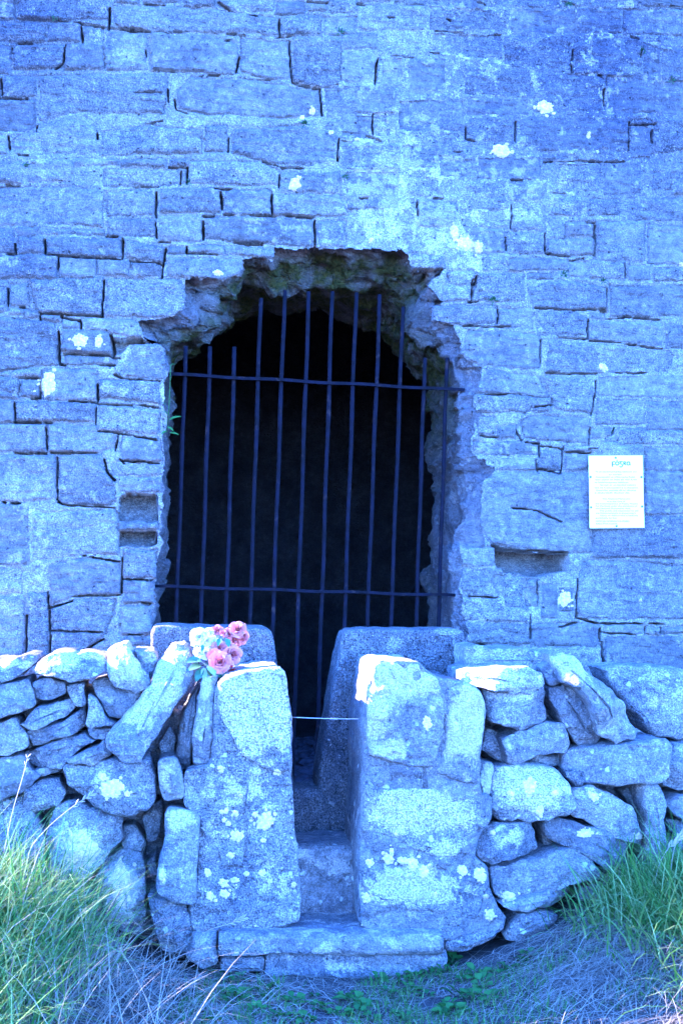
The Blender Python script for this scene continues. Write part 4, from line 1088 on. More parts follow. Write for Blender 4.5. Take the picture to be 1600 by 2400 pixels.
kids = {p.name: [o for o in p.children if o.type == 'MESH'] for p in (wall, lp, rp, dl_, dr_)}
t_wall = tree_of([o for o in kids[wall.name] if o.name.startswith(('stone', 'mortar'))])
lichen(t_wall, wall, [(1276, 251, 22, 14), (1173, 353, 23, 15), (732, 261, 8, 9), (690, 432, 13, 17), (708, 275, 6, 5), (837, 326, 6, 4), (510, 639, 9, 8), (1378, 318, 5, 6),
                      (188, 797, 17, 17), (232, 800, 10, 14), (113, 900, 17, 32), (82, 900, 10, 12), (1500, 1407, 4, 4), (1322, 1404, 16, 18), (1380, 311, 4, 3),
                      (1090, 570, 20, 16), (1120, 580, 12, 14), (1065, 545, 10, 20), (1412, 860, 10, 9), (870, 562, 7, 5), (1500, 1636, 4, 4), (1120, 895, 3, 4), (776, 310, 6, 5), (1595, 620, 5, 6)], 1)
lichen(tree_of(kids[lp.name]), lp, [(520, 1903, 6, 6), (530, 1901, 6, 7), (552, 1907, 8, 8), (525, 1922, 6, 6), (535, 1930, 7, 6), (598, 1909, 8, 8), (621, 1925, 22, 20), (555, 1960, 15, 14),
                                   (617, 1970, 7, 6), (541, 2005, 8, 8), (487, 2045, 9, 10), (524, 2070, 12, 10), (550, 2063, 10, 8), (578, 2048, 7, 7), (613, 2045, 9, 8), (688, 2074, 7, 7),
                                   (492, 2100, 10, 12), (527, 2095, 11, 11), (565, 1865, 5, 5), (518, 1802, 8, 10), (380, 2052, 8, 18), (504, 2111, 6, 5), (607, 2175, 9, 5), (633, 2182, 6, 4), (650, 1810, 9, 8)], 2)
lichen(tree_of(kids[rp.name]), rp, [(1001, 1694, 11, 15), (866, 2022, 10, 9), (910, 2012, 14, 12), (917, 1998, 6, 12), (942, 2017, 14, 9), (967, 2023, 15, 13), (993, 2043, 13, 13), (1083, 2040, 13, 13),
                                   (1125, 2050, 16, 18), (858, 2105, 12, 12), (847, 2162, 5, 6), (1138, 2101, 7, 6), (1147, 2145, 12, 14), (927, 1955, 4, 4), (1020, 2097, 7, 6)], 3)
lichen(tree_of(kids[dl_.name]), dl_, [(241, 1820, 11, 10), (264, 1848, 30, 21), (299, 1861, 8, 7), (190, 1990, 40, 50), (283, 2075, 28, 55), (120, 1550, 24, 20)], 4)
lichen(tree_of(kids[dr_.name]), dr_, [(1391, 1867, 12, 11), (1240, 1840, 16, 20), (1264, 1901, 11, 13), (1196, 1858, 9, 10), (1370, 1953, 22, 9), (1192, 2101, 18, 11), (1168, 2105, 12, 10), (1300, 1858, 9, 8), (1240, 1860, 6, 6), (1496, 1960, 9, 8), (1153, 1951, 7, 6)], 5)

# ------------------------------------------------------------------ iron grille
def tube(pts, rad, n=10, cap=True):
    V, F = [], []
    pts = [Vector(p) for p in pts]
    for k, p in enumerate(pts):
        d = (pts[min(k + 1, len(pts) - 1)] - pts[max(k - 1, 0)]).normalized()
        s = d.orthogonal().normalized() if k == 0 else (s - d * s.dot(d)).normalized()
        t = d.cross(s)
        r = rad[k] if isinstance(rad, (list, tuple)) else rad
        V += [p + (s * math.cos(2 * math.pi * j / n) + t * math.sin(2 * math.pi * j / n)) * r for j in range(n)]
        if k:
            a, b = (k - 1) * n, k * n
            F += [(a + j, a + (j + 1) % n, b + (j + 1) % n, b + j) for j in range(n)]
    if cap:
        F += [list(range(n))[::-1], list(range(len(V) - n, len(V)))]
    return V, F


YG = 0.075
gr = thing('iron_grille', tuple(at(720, 1850, YG)), 'dark blue iron bar grille set in the broken tower doorway', 'grille')
D = 1.0204
bars = [(427, 795, 405, 1425, 0), (483, 796, 462, 1430, 0), (539, 797, 519, 1430, 0), (599, 685, 574, 1432, 0), (654, 667, 626, 1440, 0), (709, 670, 683, 1440, 1), (763, 670, 737, 1440, 1),
        (818, 672, 790, 1450, 0), (872, 677, 843, 1440, 0), (925, 705, 897, 1440, 0), (975, 822, 955, 1440, 0), (1026, 822, 1006, 1440, 0)]
for x0, y0, x1, y1, lng in bars:
    a, b = at(x0 * D, y0 * D, YG), at(x1 * D, y1 * D, YG)
    dz = (b - a) / (a.z - b.z)
    bot = a + dz * (a.z - 0.52)
    L_ = (bot - a).length
    pts = [a + (bot - a) * (k / 16) + Vector((0.0016 * math.sin(k * 1.3 + x0), 0, 0)) for k in range(17)]
    rad = [0.0091 * (1 + (0.14 if k == 4 else 0)) for k in range(17)]
    V, F = tube(pts, rad, 10)
    put('bar', mesh_from('bar', V, F, M_IRON), gr)
for (x0, y0, x1, y1) in ((388, 859, 1066, 896), (356, 1346, 1060, 1368)):
    a, b = at(x0 * D, y0 * D, YG - 0.013), at(x1 * D, y1 * D, YG - 0.013)
    d = (b - a).normalized()
    V, F = [], []
    nseg = 24
    for k in range(nseg + 1):
        p = a + (b - a) * k / nseg + Vector((0, 0, 0.002 * math.sin(k * 0.9)))
        for dy, dz_ in ((-0.006, -0.0065), (0.005, -0.0065), (0.005, 0.0065), (-0.006, 0.0065)):
            V.append(p + Vector((0, dy, dz_)))
        if k:
            q = 4 * (k - 1)
            F += [(q + j, q + (j + 1) % 4, q + 4 + (j + 1) % 4, q + 4 + j) for j in range(4)]
    F += [(3, 2, 1, 0), (4 * nseg, 4 * nseg + 1, 4 * nseg + 2, 4 * nseg + 3)]
    put('rail', mesh_from('rail', V, F, M_IRON, smooth=False), gr)

# wire across the slot
pa, pb = at(683, 1681, -0.98), at(858, 1685, -0.98)
V, F = tube([pa + (pb - pa) * k / 12 - Vector((0, 0, 0.002 * math.sin(math.pi * k / 12))) for k in range(13)], 0.0016, 6)
wv_ = thing('wire', tuple(pa), 'thin pale wire tied across the slot between the stile pillars', 'wire')
put('strand', mesh_from('strand', V, F, M_WIRE), wv_)
km = pa + (pb - pa) * 0.56
V, F = tube([km + Vector((0.0012 * k, 0.0035 * math.sin(k * 1.6), 0.0035 * math.cos(k * 1.6) - 0.002)) for k in range(-10, 14)], 0.0014, 5)
put('knot', mesh_from('knot', V, F, M_WIRE), wv_)

# ------------------------------------------------------------------ notice plate
M_PLATE = simple('white_enamel', (0.93, 0.84, 0.72), 0.6, var=0.03, vscale=20)
M_INK = simple('grey_ink', (0.13, 0.14, 0.15), 0.7)
M_INKD = simple('dark_ink', (0.10, 0.11, 0.15), 0.7)
M_SCREW = simple('screw', (0.10, 0.12, 0.22), 0.4, 0.3)
YS = -0.030
c00, c10, c11, c01 = at(1378.5, 1068, YS), at(1505, 1067, YS), at(1509, 1237, YS), at(1381, 1238, YS)
sg = thing('notice_plate', tuple((c11 + c01) / 2), 'white notice plate with Irish and English lettering screwed to the wall', 'sign')
V = [c01, c11, c10, c00] + [v + Vector((0, 0.004, 0)) for v in (c01, c11, c10, c00)]
put('plate', mesh_from('plate', V, [(0, 1, 2, 3), (7, 6, 5, 4), (0, 4, 5, 1), (1, 5, 6, 2), (2, 6, 7, 3), (3, 7, 4, 0)], M_PLATE, smooth=False), sg)
ex = (c10 - c00)
ez = (c00 - c01)
SW = ex.length
ex.normalize()
ez_n = ez.normalized()


def onplate(px, py):
    return at(px, py, YS - 0.0012)


for px, py in ((1442, 1073), (1383, 1118), (1502, 1118), (1384, 1189), (1503.5, 1187), (1444, 1233)):
    c = at(px, py, YS - 0.002)
    V = [c + Vector((0.0048 * math.cos(t * math.pi / 6), 0, 0.0048 * math.sin(t * math.pi / 6))) for t in range(12)]
    V += [c + Vector((0.003 * math.cos(t * math.pi / 6), -0.0025, 0.003 * math.sin(t * math.pi / 6))) for t in range(12)]
    put('screw', mesh_from('screw', V, [(t, (t + 1) % 12, 12 + (t + 1) % 12, 12 + t) for t in range(12)] + [list(range(12, 24))], M_SCREW), sg)


def stroke(pts, wd):
    V, F = [], []
    P_ = [onplate(*p) for p in pts]
    for k, p in enumerate(P_):
        d = (P_[min(k + 1, len(P_) - 1)] - P_[max(k - 1, 0)])
        d.normalize()
        n = Vector((-d.z, 0, d.x)) * (wd * 0.5)
        V += [p + n, p - n]
        if k:
            F.append((2 * k - 2, 2 * k - 1, 2 * k + 1, 2 * k))
    return V, F


def zs_(pts):                       # measured in a 10.45x enlargement of the plate's head
    return [(1370 + x / 10.453, 1060 + y / 10.453) for x, y in pts]


def arc(cx, cy, rx, ry, a0, a1, n=14):
    return [(cx + rx * math.cos(math.radians(a0 + (a1 - a0) * k / n)), cy + ry * math.sin(math.radians(a0 + (a1 - a0) * k / n))) for k in range(n + 1)]


heading = [  # F, O with its accent, insular G, R, uncial A
    ([(668, 235), (672, 355)], 3.0), ([(655, 240), (730, 228)], 2.2), ([(670, 300), (725, 298)], 2.0),
    (arc(785, 272, 42, 38, 0, 360, 24), 2.6), ([(772, 205), (792, 190)], 2.4),
    ([(835, 232), (920, 230)], 2.4), ([(885, 232), (850, 280), (900, 290), (918, 320), (905, 350), (875, 362), (845, 345)], 2.6),
    ([(945, 228), (948, 310)], 2.6), (arc(960, 252, 32, 24, -90, 90), 2.4), ([(960, 276), (1005, 312)], 2.4),
    (arc(1065, 275, 38, 40, 100, 300), 2.6), ([(1085, 235), (1098, 300), (1115, 312)], 2.8), ([(1055, 314), (1090, 296)], 2.2)]
V, F = [], []
for pts, wd in heading:
    v, f = stroke(zs_(pts), wd * 0.0017)
    F += [tuple(i + len(V) for i in t) for t in f]
    V += v
put('heading', mesh_from('heading', V, F, M_INKD, smooth=False), sg)
lines = [(1394, 1491, 1105, 'Tá an séadchomhartha náisiúnta seo'), (1426, 1455, 1111.5, 'ar cúram'), (1395, 1487, 1117.5, 'Coimisinéirí na nOibreacha Poiblí'),
         (1394, 1491, 1123.5, 'thar ceann an Stáit de réir Acht'), (1393, 1472, 1130, 'na Séadchomharthaí Náisiúnta.'), (1406, 1489, 1136, 'Iarrtar ar an bpobal cabhrú'),
         (1393, 1495, 1142.5, 'leis na Coimisinéirí é a chosaint.'), (1396, 1489, 1148.5, 'Gearrfar pionós dlí ar dhuine'), (1393, 1475, 1154.5, 'a dhéanfadh dochar dó.'),
         (1411, 1476, 1168.5, 'This National Monument'), (1422, 1464, 1174.5, 'is in the care of'), (1394, 1493, 1180, 'the Commissioners of Public Works'),
         (1395, 1492, 1185.5, 'for the State under the provisions of'), (1395, 1477, 1191, 'the National Monuments Acts.'), (1404, 1494, 1196.5, 'The public are requested to aid'),
         (1395, 1490, 1202, 'the Commissioners in preserving it.'), (1406, 1494, 1207.5, 'Injury or defacement is severely'), (1395, 1445, 1213.5, 'punishable by law.'),
         (1395, 1474, 1221, 'OIFIG NA NOIBREACHA POIBLÍ,'), (1396, 1446, 1227, 'BAILE ÁTHA CLIATH.')]
for x0, x1, py, txt in lines:
    cu = bpy.data.curves.new('lettering', 'FONT')
    cu.body = txt
    cu.size = 0.0085
    cu.fill_mode = 'FRONT'
    tmp = bpy.data.objects.new('lettering', cu)
    COL.objects.link(tmp)
    bpy.context.view_layer.update()
    me = bpy.data.meshes.new_from_object(tmp.evaluated_get(bpy.context.evaluated_depsgraph_get()))
    bpy.data.objects.remove(tmp)
    n = len(me.vertices)
    co = np.empty(n * 3, np.float32)
    me.vertices.foreach_get('co', co)
    co = co.reshape(-1, 3)
    a, b = onplate(x0, py + 2), onplate(x1, py + 2)
    sx = (b - a).length / (co[:, 0].max() - co[:, 0].min())
    d = (b - a).normalized()
    upv = Vector((-d.z, 0, d.x))
    new = np.array([a + d * float((c[0] - co[:, 0].min()) * sx) + upv * float(c[1] * 0.95) for c in co], np.float32)
    me.vertices.foreach_set('co', new.ravel())
    me.materials.clear()
    me.materials.append(M_INK)
    me.update()
    put('lettering', me, sg)

# ------------------------------------------------------------------ artificial roses
def petal_mat(name, c1, c2):
    m = simple(name, c1, 0.7)
    nt = m.node_tree
    b = nt.nodes['Principled BSDF']
    a = N(nt, 'ShaderNodeAttribute', attribute_name='tip').outputs['Fac']
    nt.links.new(mixc(nt, a, c2, c1), b.inputs['Base Color'])
    b.inputs['Subsurface Weight'].default_value = 0.0
    return m


M_PINK = petal_mat('pink_petals', (0.62, 0.21, 0.20), (0.45, 0.05, 0.06))
M_WHITE = petal_mat('cream_petals', (0.80, 0.76, 0.66), (0.72, 0.66, 0.48))
M_RED = petal_mat('red_petals', (0.42, 0.05, 0.05), (0.30, 0.02, 0.02))
M_LEAF = simple('fabric_leaf', (0.045, 0.13, 0.06), 0.6, var=0.3, vscale=60)
M_LEAFP = simple('pale_fabric_leaf', (0.25, 0.36, 0.28), 0.6, var=0.2, vscale=60)


def rose(c, d, r, mat, parent, seed, layers=5):
    rg = random.Random(seed)
    d = d.normalized()
    s = d.orthogonal().normalized()
    t = d.cross(s)
    V, F, T = [], [], []
    for L_ in range(layers):
        k = L_ / (layers - 1)
        npet = (3, 4, 5, 5, 6, 6)[L_]
        for p in range(npet):
            a0 = 2 * math.pi * p / npet + L_ * 0.9 + rg.uniform(-.15, .15)
            wd = (math.pi / npet) * (1.55 - 0.35 * k)
            rad = r * (0.07 + 0.66 * k) * (1 + (0.08 if p % 2 else -0.05))
            hgt = r * (1.30 - 0.62 * k) * rg.uniform(.88, 1.12)
            curl = r * (0.05 + 0.40 * k)
            nu, nv = 7, 6
            b = len(V)
            for j in range(nv + 1):
                v = j / nv
                for i in range(nu + 1):
                    u = 2 * i / nu - 1
                    prof = math.sin(min(1, v * 1.15) * math.pi * 0.5)
                    rr = rad * (0.25 + 0.75 * prof) + curl * v ** 4 + r * 0.03 * u * u
                    rr += r * 0.05 * u * (1 if p % 2 else -1) * v
                    ww = wd * (0.45 + 0.55 * math.sin(math.pi * min(0.5 + v * 0.35, 0.8)))
                    a = a0 + u * ww
                    tipn = 1 - 0.34 * abs(u) ** 2.2 * v + 0.08 * v * (1 - abs(u))
                    z = hgt * v * tipn - curl * 0.55 * max(0, v - 0.7) / 0.3 * (0.6 + 0.4 * abs(u)) - r * 0.45
                    V.append(c + (s * math.cos(a) + t * math.sin(a)) * rr + d * z)
                    T.append(min(1, v * 1.2))
            for j in range(nv):
                for i in range(nu):
                    q = b + j * (nu + 1) + i
                    F.append((q, q + 1, q + nu + 2, q + nu + 1))
    return put('rose', mesh_from('rose', V, F, mat, attrs={'tip': T}), parent)


def leaf(c, d, up_, ln, wd, mat, parent, name='leaf', fold=0.25, droop=0.3):
    d = d.normalized()
    s = d.cross(up_).normalized()
    n = s.cross(d)
    V, F = [], []
    for k in range(9):
        t = k / 8
        w = wd * 0.5 * math.sin(math.pi * t ** 0.8) ** 0.8 + 0.0004
        for u in (-1, -.5, 0, .5, 1):
            V.append(c + d * (ln * t) + s * (w * u) + n * (fold * w * abs(u) - droop * ln * t * t))
        if k:
            for j in range(4):
                q = 5 * (k - 1) + j
                F.append((q, q + 1, q + 6, q + 5))
    return put(name, mesh_from(name, V, F, mat), parent)


def zb(x, y):                      # measured in a 9.224x enlargement
    return 430 + x / 9.224, 1440 + y / 9.224


YB = -0.97
bq = thing('rose_bouquet', tuple(at(*zb(520, 1330), YB)), 'bouquet of pink and cream artificial roses wedged beside the leaning boulder', 'flowers')
roses = [((330, 470), .055, M_WHITE, (-.3, -1, .5), -.01), ((500, 560), .040, M_WHITE, (.1, -1, .2), .0), ((250, 560), .036, M_WHITE, (-.8, -1, .1), .0), ((560, 370), .032, M_WHITE, (.1, -.6, .8), .02),
         ((330, 830), .038, M_WHITE, (-.6, -1, -.1), -.02), ((480, 830), .040, M_WHITE, (-.1, -1, .3), -.02), ((640, 560), .034, M_WHITE, (.2, -.9, .3), .01),
         ((730, 340), .040, M_PINK, (-.1, -.8, .8), .03), ((960, 400), .040, M_PINK, (0, -.7, .8), .03), ((1170, 320), .052, M_PINK, (-.15, -1, .45), .02), ((1120, 570), .050, M_PINK, (.2, -.8, -.5), .03),
         ((1290, 510), .048, M_PINK, (.7, -.7, -.3), .04), ((860, 400), .026, M_PINK, (0, -.5, .9), .0), ((780, 720), .050, M_PINK, (-.2, -1, .7), -.02), ((960, 720), .050, M_PINK, (.2, -.9, .7), -.01),
         ((640, 880), .046, M_PINK, (-.5, -1, .3), -.04), ((790, 1030), .066, M_PINK, (-.05, -1, .15), -.07), ((1080, 870), .058, M_PINK, (.55, -1, .15), -.03), ((990, 1060), .036, M_RED, (.4, -.8, -.4), .0),
         ((1040, 1220), .022, M_RED, (.4, -.6, -.6), .0), ((850, 1180), .034, M_PINK, (.3, -.8, -.7), -.04)]
for k, ((x, y), r, m_, d, dy) in enumerate(roses):
    rose(at(*zb(x, y), YB + dy), Vector(d), r * 0.52, m_, bq, 300 + k, 5 if r > .03 else 4)
for (x, y), d, ln, wd, m_ in [((380, 1000), (-1, -.5, .15), .055, .042, M_LEAF), ((390, 1110), (-1, -.4, -.1), .055, .034, M_LEAF), ((480, 1110), (-.5, -.8, .7), .050, .036, M_LEAFP), ((420, 1180), (-.6, -.5, -.8), .050, .032, M_LEAF),
                              ((440, 1150), (.1, -.6, -.9), .050, .022, M_LEAFP), ((520, 1180), (.7, -.6, -.5), .052, .034, M_LEAF), ((600, 1150), (.9, -.5, -.5), .060, .034, M_LEAF), ((530, 1230), (.2, -.5, -.9), .050, .030, M_LEAFP),
                              ((560, 1080), (.4, -.8, -.5), .050, .036, M_LEAFP), ((800, 520), (-.3, -.6, -.6), .030, .018, M_LEAF), ((940, 520), (.2, -.7, -.6), .034, .02, M_LEAF), ((420, 660), (-.1, -.7, -.8), .024, .014, M_LEAF),
                              ((700, 1230), (1, -.4, -.2), .06, .03, M_LEAF)]:
    leaf(at(*zb(x, y), YB - 0.06), Vector(d), Vector((0, -.5, 1)), ln, wd, m_, bq)
V, F = tube([at(*zb(560, 1000), YB), at(*zb(520, 1250), YB - .01), at(*zb(500, 1420), YB + .02), at(*zb(480, 1700), YB + .05)], 0.006, 8)
put('stem', mesh_from('stem', V, F, M_LEAF), bq)

# ------------------------------------------------------------------ grass, straw, weeds
def veg_mat(name, c1, c2, c3, rough=0.55, trans=0.25):
    m = bpy.data.materials.new(name)
    m.use_nodes = True
    nt = m.node_tree
    b = nt.nodes['Principled BSDF']
    b.inputs['Roughness'].default_value = rough
    b.inputs['Specular IOR Level'].default_value = 0.2
    a = N(nt, 'ShaderNodeAttribute', attribute_name='tint').outputs['Fac']
    r = nt.nodes.new('ShaderNodeValToRGB')
    e = r.color_ramp.elements
    e.new(0.5)
    for k, c in enumerate((c1, c2, c3)):
        e[k].position = k * 0.5
        e[k].color = (*c, 1)
    nt.links.new(a, r.inputs[0])
    nt.links.new(r.outputs[0], b.inputs['Base Color'])
    tr = N(nt, 'ShaderNodeBsdfTranslucent')
    nt.links.new(r.outputs[0], tr.inputs[0])
    mx = N(nt, 'ShaderNodeMixShader')
    mx.inputs[0].default_value = trans
    nt.links.new(b.outputs[0], mx.inputs[1])
    nt.links.new(tr.outputs[0], mx.inputs[2])
    nt.links.new(mx.outputs[0], nt.nodes['Material Output'].inputs[0])
    return m


M_GRASS = veg_mat('grass_blades', (0.036, 0.125, 0.020), (0.082, 0.215, 0.034), (0.32, 0.41, 0.15), rough=0.7)
M_STRAW = veg_mat('dry_straw', (0.16, 0.14, 0.11), (0.26, 0.225, 0.17), (0.42, 0.36, 0.28), trans=0.15)
M_WEED = veg_mat('weed_leaves', (0.02, 0.085, 0.02), (0.04, 0.14, 0.03), (0.07, 0.19, 0.04), 0.6)


def blades(n, place, ln, wd, lean, bend, tint, segs=5, seed=0, flat=0.0):
    g = np.random.default_rng(seed)
    x, y = place(g, n)
    n = len(x)
    z = ground_z(x, y)
    L_ = g.uniform(ln[0], ln[1], n) * g.uniform(0.6, 1.0, n)
    az = g.uniform(0, 2 * np.pi, n)
    lx, ly = lean
    dx = np.cos(az) * g.uniform(0.05, 0.8, n) + lx
    dy = np.sin(az) * g.uniform(0.05, 0.8, n) + ly
    B = g.uniform(bend[0], bend[1], n)
    W = g.uniform(wd[0], wd[1], n)
    tn = np.clip(g.normal(tint[0], tint[1], n), 0, 1)
    hd = np.stack([dx, dy], -1)
    hl = np.linalg.norm(hd, axis=1)[:, None] + 1e-6
    hd = hd / hl
    th0 = np.arctan(hl[:, 0]) * 1.0 + flat
    V = np.zeros((n, segs + 1, 2, 3))
    p = np.stack([x, y, z - 0.01], -1)
    rot = g.uniform(-1.2, 1.2, n)
    sdir = np.stack([-hd[:, 1] * np.cos(rot) + hd[:, 0] * np.sin(rot) * 0.6, hd[:, 0] * np.cos(rot) + hd[:, 1] * np.sin(rot) * 0.6, np.zeros(n)], -1)
    for k in range(segs + 1):
        t = k / segs
        w = (W * (1 - t ** 1.6) * 0.5 + 0.0002)[:, None]
        V[:, k, 0] = p - sdir * w
        V[:, k, 1] = p + sdir * w
        th = np.clip(th0 + B * (t + 0.15) ** 1.5, 0, 2.7)
        stp = (L_ / segs)[:, None]
        p = p + stp * np.stack([hd[:, 0] * np.sin(th), hd[:, 1] * np.sin(th), np.cos(th)], -1)
        gz_ = ground_z(p[:, 0], p[:, 1]) + 0.004
        p[:, 2] = np.maximum(p[:, 2], gz_)
    base = (np.arange(n) * (segs + 1) * 2)[:, None]
    F = []
    for k in range(segs):
        F.append(np.stack([base[:, 0] + 2 * k, base[:, 0] + 2 * k + 1, base[:, 0] + 2 * k + 3, base[:, 0] + 2 * k + 2], -1))
    return V.reshape(-1, 3), np.concatenate(F), np.repeat(tn, (segs + 1) * 2)


def merge(parts):
    V, F, T, k = [], [], [], 0
    for v, f, t in parts:
        V.append(v)
        F.append(f + k)
        T.append(t)
        k += len(v)
    return np.concatenate(V), np.concatenate(F), np.concatenate(T)


def area(x0, x1, y0, y1, dens=None):
    def f(g, n):
        x, y = g.uniform(x0, x1, n), g.uniform(y0, y1, n)
        if dens is not None:
            k = g.uniform(0, 1, n) < dens(x, y)
            x, y = x[k], y[k]
        return x, y
    return f


dl = lambda x, y: sstep(-0.80, -1.15, x - 0.2 * (y + 1.3))
drr = lambda x, y: sstep(0.62, 1.0, x + 0.25 * (y + 1.3))
v, f, t = merge([
    blades(11000, area(-2.1, -0.5, -2.3, -1.16, dl), (.22, .52), (.0035, .009), (.14, -.10), (.2, 1.7), (.6, .28), seed=1),
    blades(2500, area(-2.1, -0.6, -1.6, -1.14, dl), (.30, .55), (.003, .007), (.12, .0), (.1, 1.5), (.68, .25), seed=2)])
link('grass', mesh_from('grass', v, f, M_GRASS, attrs={'tint': t}), None, 'long green grass on the bank at the foot of the left dry stone wall', 'grass', None, 'stuff')
v, f, t = merge([
    blades(8000, area(0.62, 2.2, -1.95, -1.12, drr), (.15, .36), (.004, .009), (-.35, -.15), (.3, 1.8), (.56, .28), seed=3),
    blades(2500, area(0.8, 2.2, -1.5, -1.1, drr), (.22, .40), (.004, .009), (.10, -.1), (.2, 1.6), (.6, .25), seed=4)])
link('grass', mesh_from('grass', v, f, M_GRASS, attrs={'tint': t}), None, 'long green grass on the bank below the right dry stone wall', 'grass', None, 'stuff')
v, f, t = merge([
    blades(2600, area(-1.6, -0.30, -1.95, -1.10), (.08, .30), (.0016, .0048), (.25, -.1), (.8, 2.2), (.55, .3), seed=5, flat=.7),
    blades(3200, area(-0.6, 0.8, -1.75, -1.16), (.05, .24), (.0014, .0036), (.2, -.1), (.3, 1.6), (.42, .33), seed=6, flat=1.1),
    blades(4200, area(0.42, 1.7, -1.95, -1.18, lambda x, y: sstep(0.40, .75, x - 0.2 * (y + 1.3))), (.12, .34), (.0014, .003), (-.3, -.2), (.1, 1.3), (.55, .35), seed=7, flat=.95),
    blades(900, area(-1.9, -0.6, -2.1, -1.15), (.25, .55), (.002, .0045), (.35, -.1), (.4, 1.9), (.65, .25), seed=8)])
link('dry_grass', mesh_from('dry_grass', v, f, M_STRAW, attrs={'tint': t}), None, 'pale dry grass and straw matted over the ground', 'dry grass', None, 'stuff')
v, f, t = blades(8500, area(-0.75, 0.95, -1.8, -1.18, lambda x, y: sstep(0.42, 0.56, 0.5 + 0.5 * fbm(x * 5, y * 5, x * 0, 140, 2))), (.02, .07), (.0016, .0034), (0, -.05), (.1, 1.2), (.35, .25), segs=3, seed=9)
link('short_grass', mesh_from('short_grass', v, f, M_GRASS, attrs={'tint': t}), None, 'short green grass tufts on the trodden ground before the sill', 'grass', None, 'stuff')


def weed_mesh(seed, nl=9, r=0.035, lw=0.016):
    g = random.Random(seed)
    V, F, T = [], [], []
    for k in range(nl):
        a = k * 2.4 + g.uniform(-.3, .3)
        ln = r * g.uniform(.55, 1.1)
        el = g.uniform(.25, .9)
        d = Vector((math.cos(a) * math.cos(el), math.sin(a) * math.cos(el), math.sin(el)))
        s = Vector((-math.sin(a), math.cos(a), 0))
        n = s.cross(d)
        o = d * ln * 0.5
        b = len(V)
        tv = g.uniform(.1, .9)
        for i in range(6):
            t = i / 5
            w = lw * 0.5 * math.sin(math.pi * (0.1 + 0.88 * t)) * g.uniform(.9, 1.1)
            p = o + d * ln * 0.7 * t - Vector((0, 0, 1)) * ln * 0.25 * t * t
            V += [p - s * w - n * w * .2, p + n * 0.001, p + s * w - n * w * .2]
            T += [tv] * 3
            if i:
                q = b + 3 * (i - 1)
                F += [(q, q + 1, q + 4, q + 3), (q + 1, q + 2, q + 5, q + 4)]
        q = len(V)                          # stalk
        V += [Vector((0, 0, -.004)) - s * .0008, Vector((0, 0, -.004)) + s * .0008, o + s * .0008, o - s * .0008]
        T += [tv] * 4
        F.append((q, q + 1, q + 2, q + 3))
    return mesh_from('weed', V, F, M_WEED, attrs={'tint': T})


wm = [weed_mesh(500 + k, 7 + 2 * (k % 4), 0.028 + 0.008 * (k % 3), 0.014 + 0.004 * (k % 3)) for k in range(6)]
rg = random.Random(5)


def on_ground(px, py):
    d = ray(px, py)
    p = CAM + d * 3.5
    for _ in range(60):
        h_ = p.z - float(ground_z(p.x, p.y))
        p = p + d * max(h_ * 1.5, 0.0)
        if h_ < 0.001:
            break
    return p


spots = [(940, 2300), (960, 2322), (975, 2290), (1110, 2335), (1130, 2310), (1165, 2290), (1048, 2360), (1040, 2372), (1055, 2378), (1060, 2255), (1035, 2275), (545, 2345), (535, 2330), (575, 2335), (480, 2275), (500, 2285),
         (495, 2395), (620, 2330), (740, 2340), (745, 2365), (830, 2350), (850, 2365), (840, 2380), (810, 2340), (930, 2380), (950, 2390), (1240, 2240), (1225, 2255), (660, 2390), (1190, 2275), (1085, 2300), (885, 2300), (790, 2380), (690, 2350), (1000, 2340), (1075, 2340), (870, 2390), (560, 2300), (720, 2395), (600, 2370), (1150, 2345), (1120, 2290), (905, 2330), (1010, 2285)]
for k, (px, py) in enumerate(spots):
    p = on_ground(px, py)
    o = link('weed_plant', wm[k % 6], None, 'small round-leaved weed on the trodden ground before the stile', 'weed', 'weeds before the stile')
    o.location = p
    o.rotation_euler = (rg.uniform(-.3, .1), rg.uniform(-.2, .2), rg.uniform(0, 6.28))
    o.scale = (rg.uniform(.9, 1.5),) * 3

# seeding grass stems that stand out singly
def seed_stem(pts, y0, y1, label, heads=9, s=1.0):
    P_ = [at(px, py, y0 + (y1 - y0) * k / (len(pts) - 1)) for k, (px, py) in enumerate(pts)]
    # smooth
    for _ in range(2):
        Q_ = [P_[0]]
        for a, b in zip(P_[:-1], P_[1:]):
            Q_ += [a * .75 + b * .25, a * .25 + b * .75]
        P_ = Q_ + [P_[-1]]
    root = thing('grass_stem', tuple(P_[0]), label, 'grass stem', 'seeding grass stems')
    V, F = tube(P_, 0.0013, 5)
    put('stalk', mesh_from('stalk', V, F, M_STRAW, attrs={'tint': [0.85] * len(V)}), root)
    V, F, T = [], [], []
    for k in range(heads):
        t = 1 - 0.32 * k / heads
        i = min(int(t * (len(P_) - 1)), len(P_) - 2)
        c = P_[i].lerp(P_[i + 1], t * (len(P_) - 1) - i)
        d = (P_[i + 1] - P_[i]).normalized()
        sd = d.cross(Vector((0, 1, 0))).normalized() * (1 if k % 2 else -1)
        dd = (d + sd * 0.55 + Vector((0, -.2 if k % 3 else .3, 0))).normalized()
        n_ = dd.cross(Vector((0, 1, 0))).normalized()
        b = len(V)
        for j in range(5):
            tt = j / 4
            w = 0.0028 * s * math.sin(math.pi * (0.08 + 0.85 * tt))
            p = c + dd * 0.020 * s * tt
            V += [p - n_ * w, p + Vector((0, -w, 0)), p + n_ * w, p + Vector((0, w, 0))]
            if j:
                q = b + 4 * (j - 1)
                F += [(q + m_, q + (m_ + 1) % 4, q + 4 + (m_ + 1) % 4, q + 4 + m_) for m_ in range(4)]
    put('seed_head', mesh_from('seed_head', V, F, M_STRAW, attrs={'tint': [0.95] * len(V)}), root)


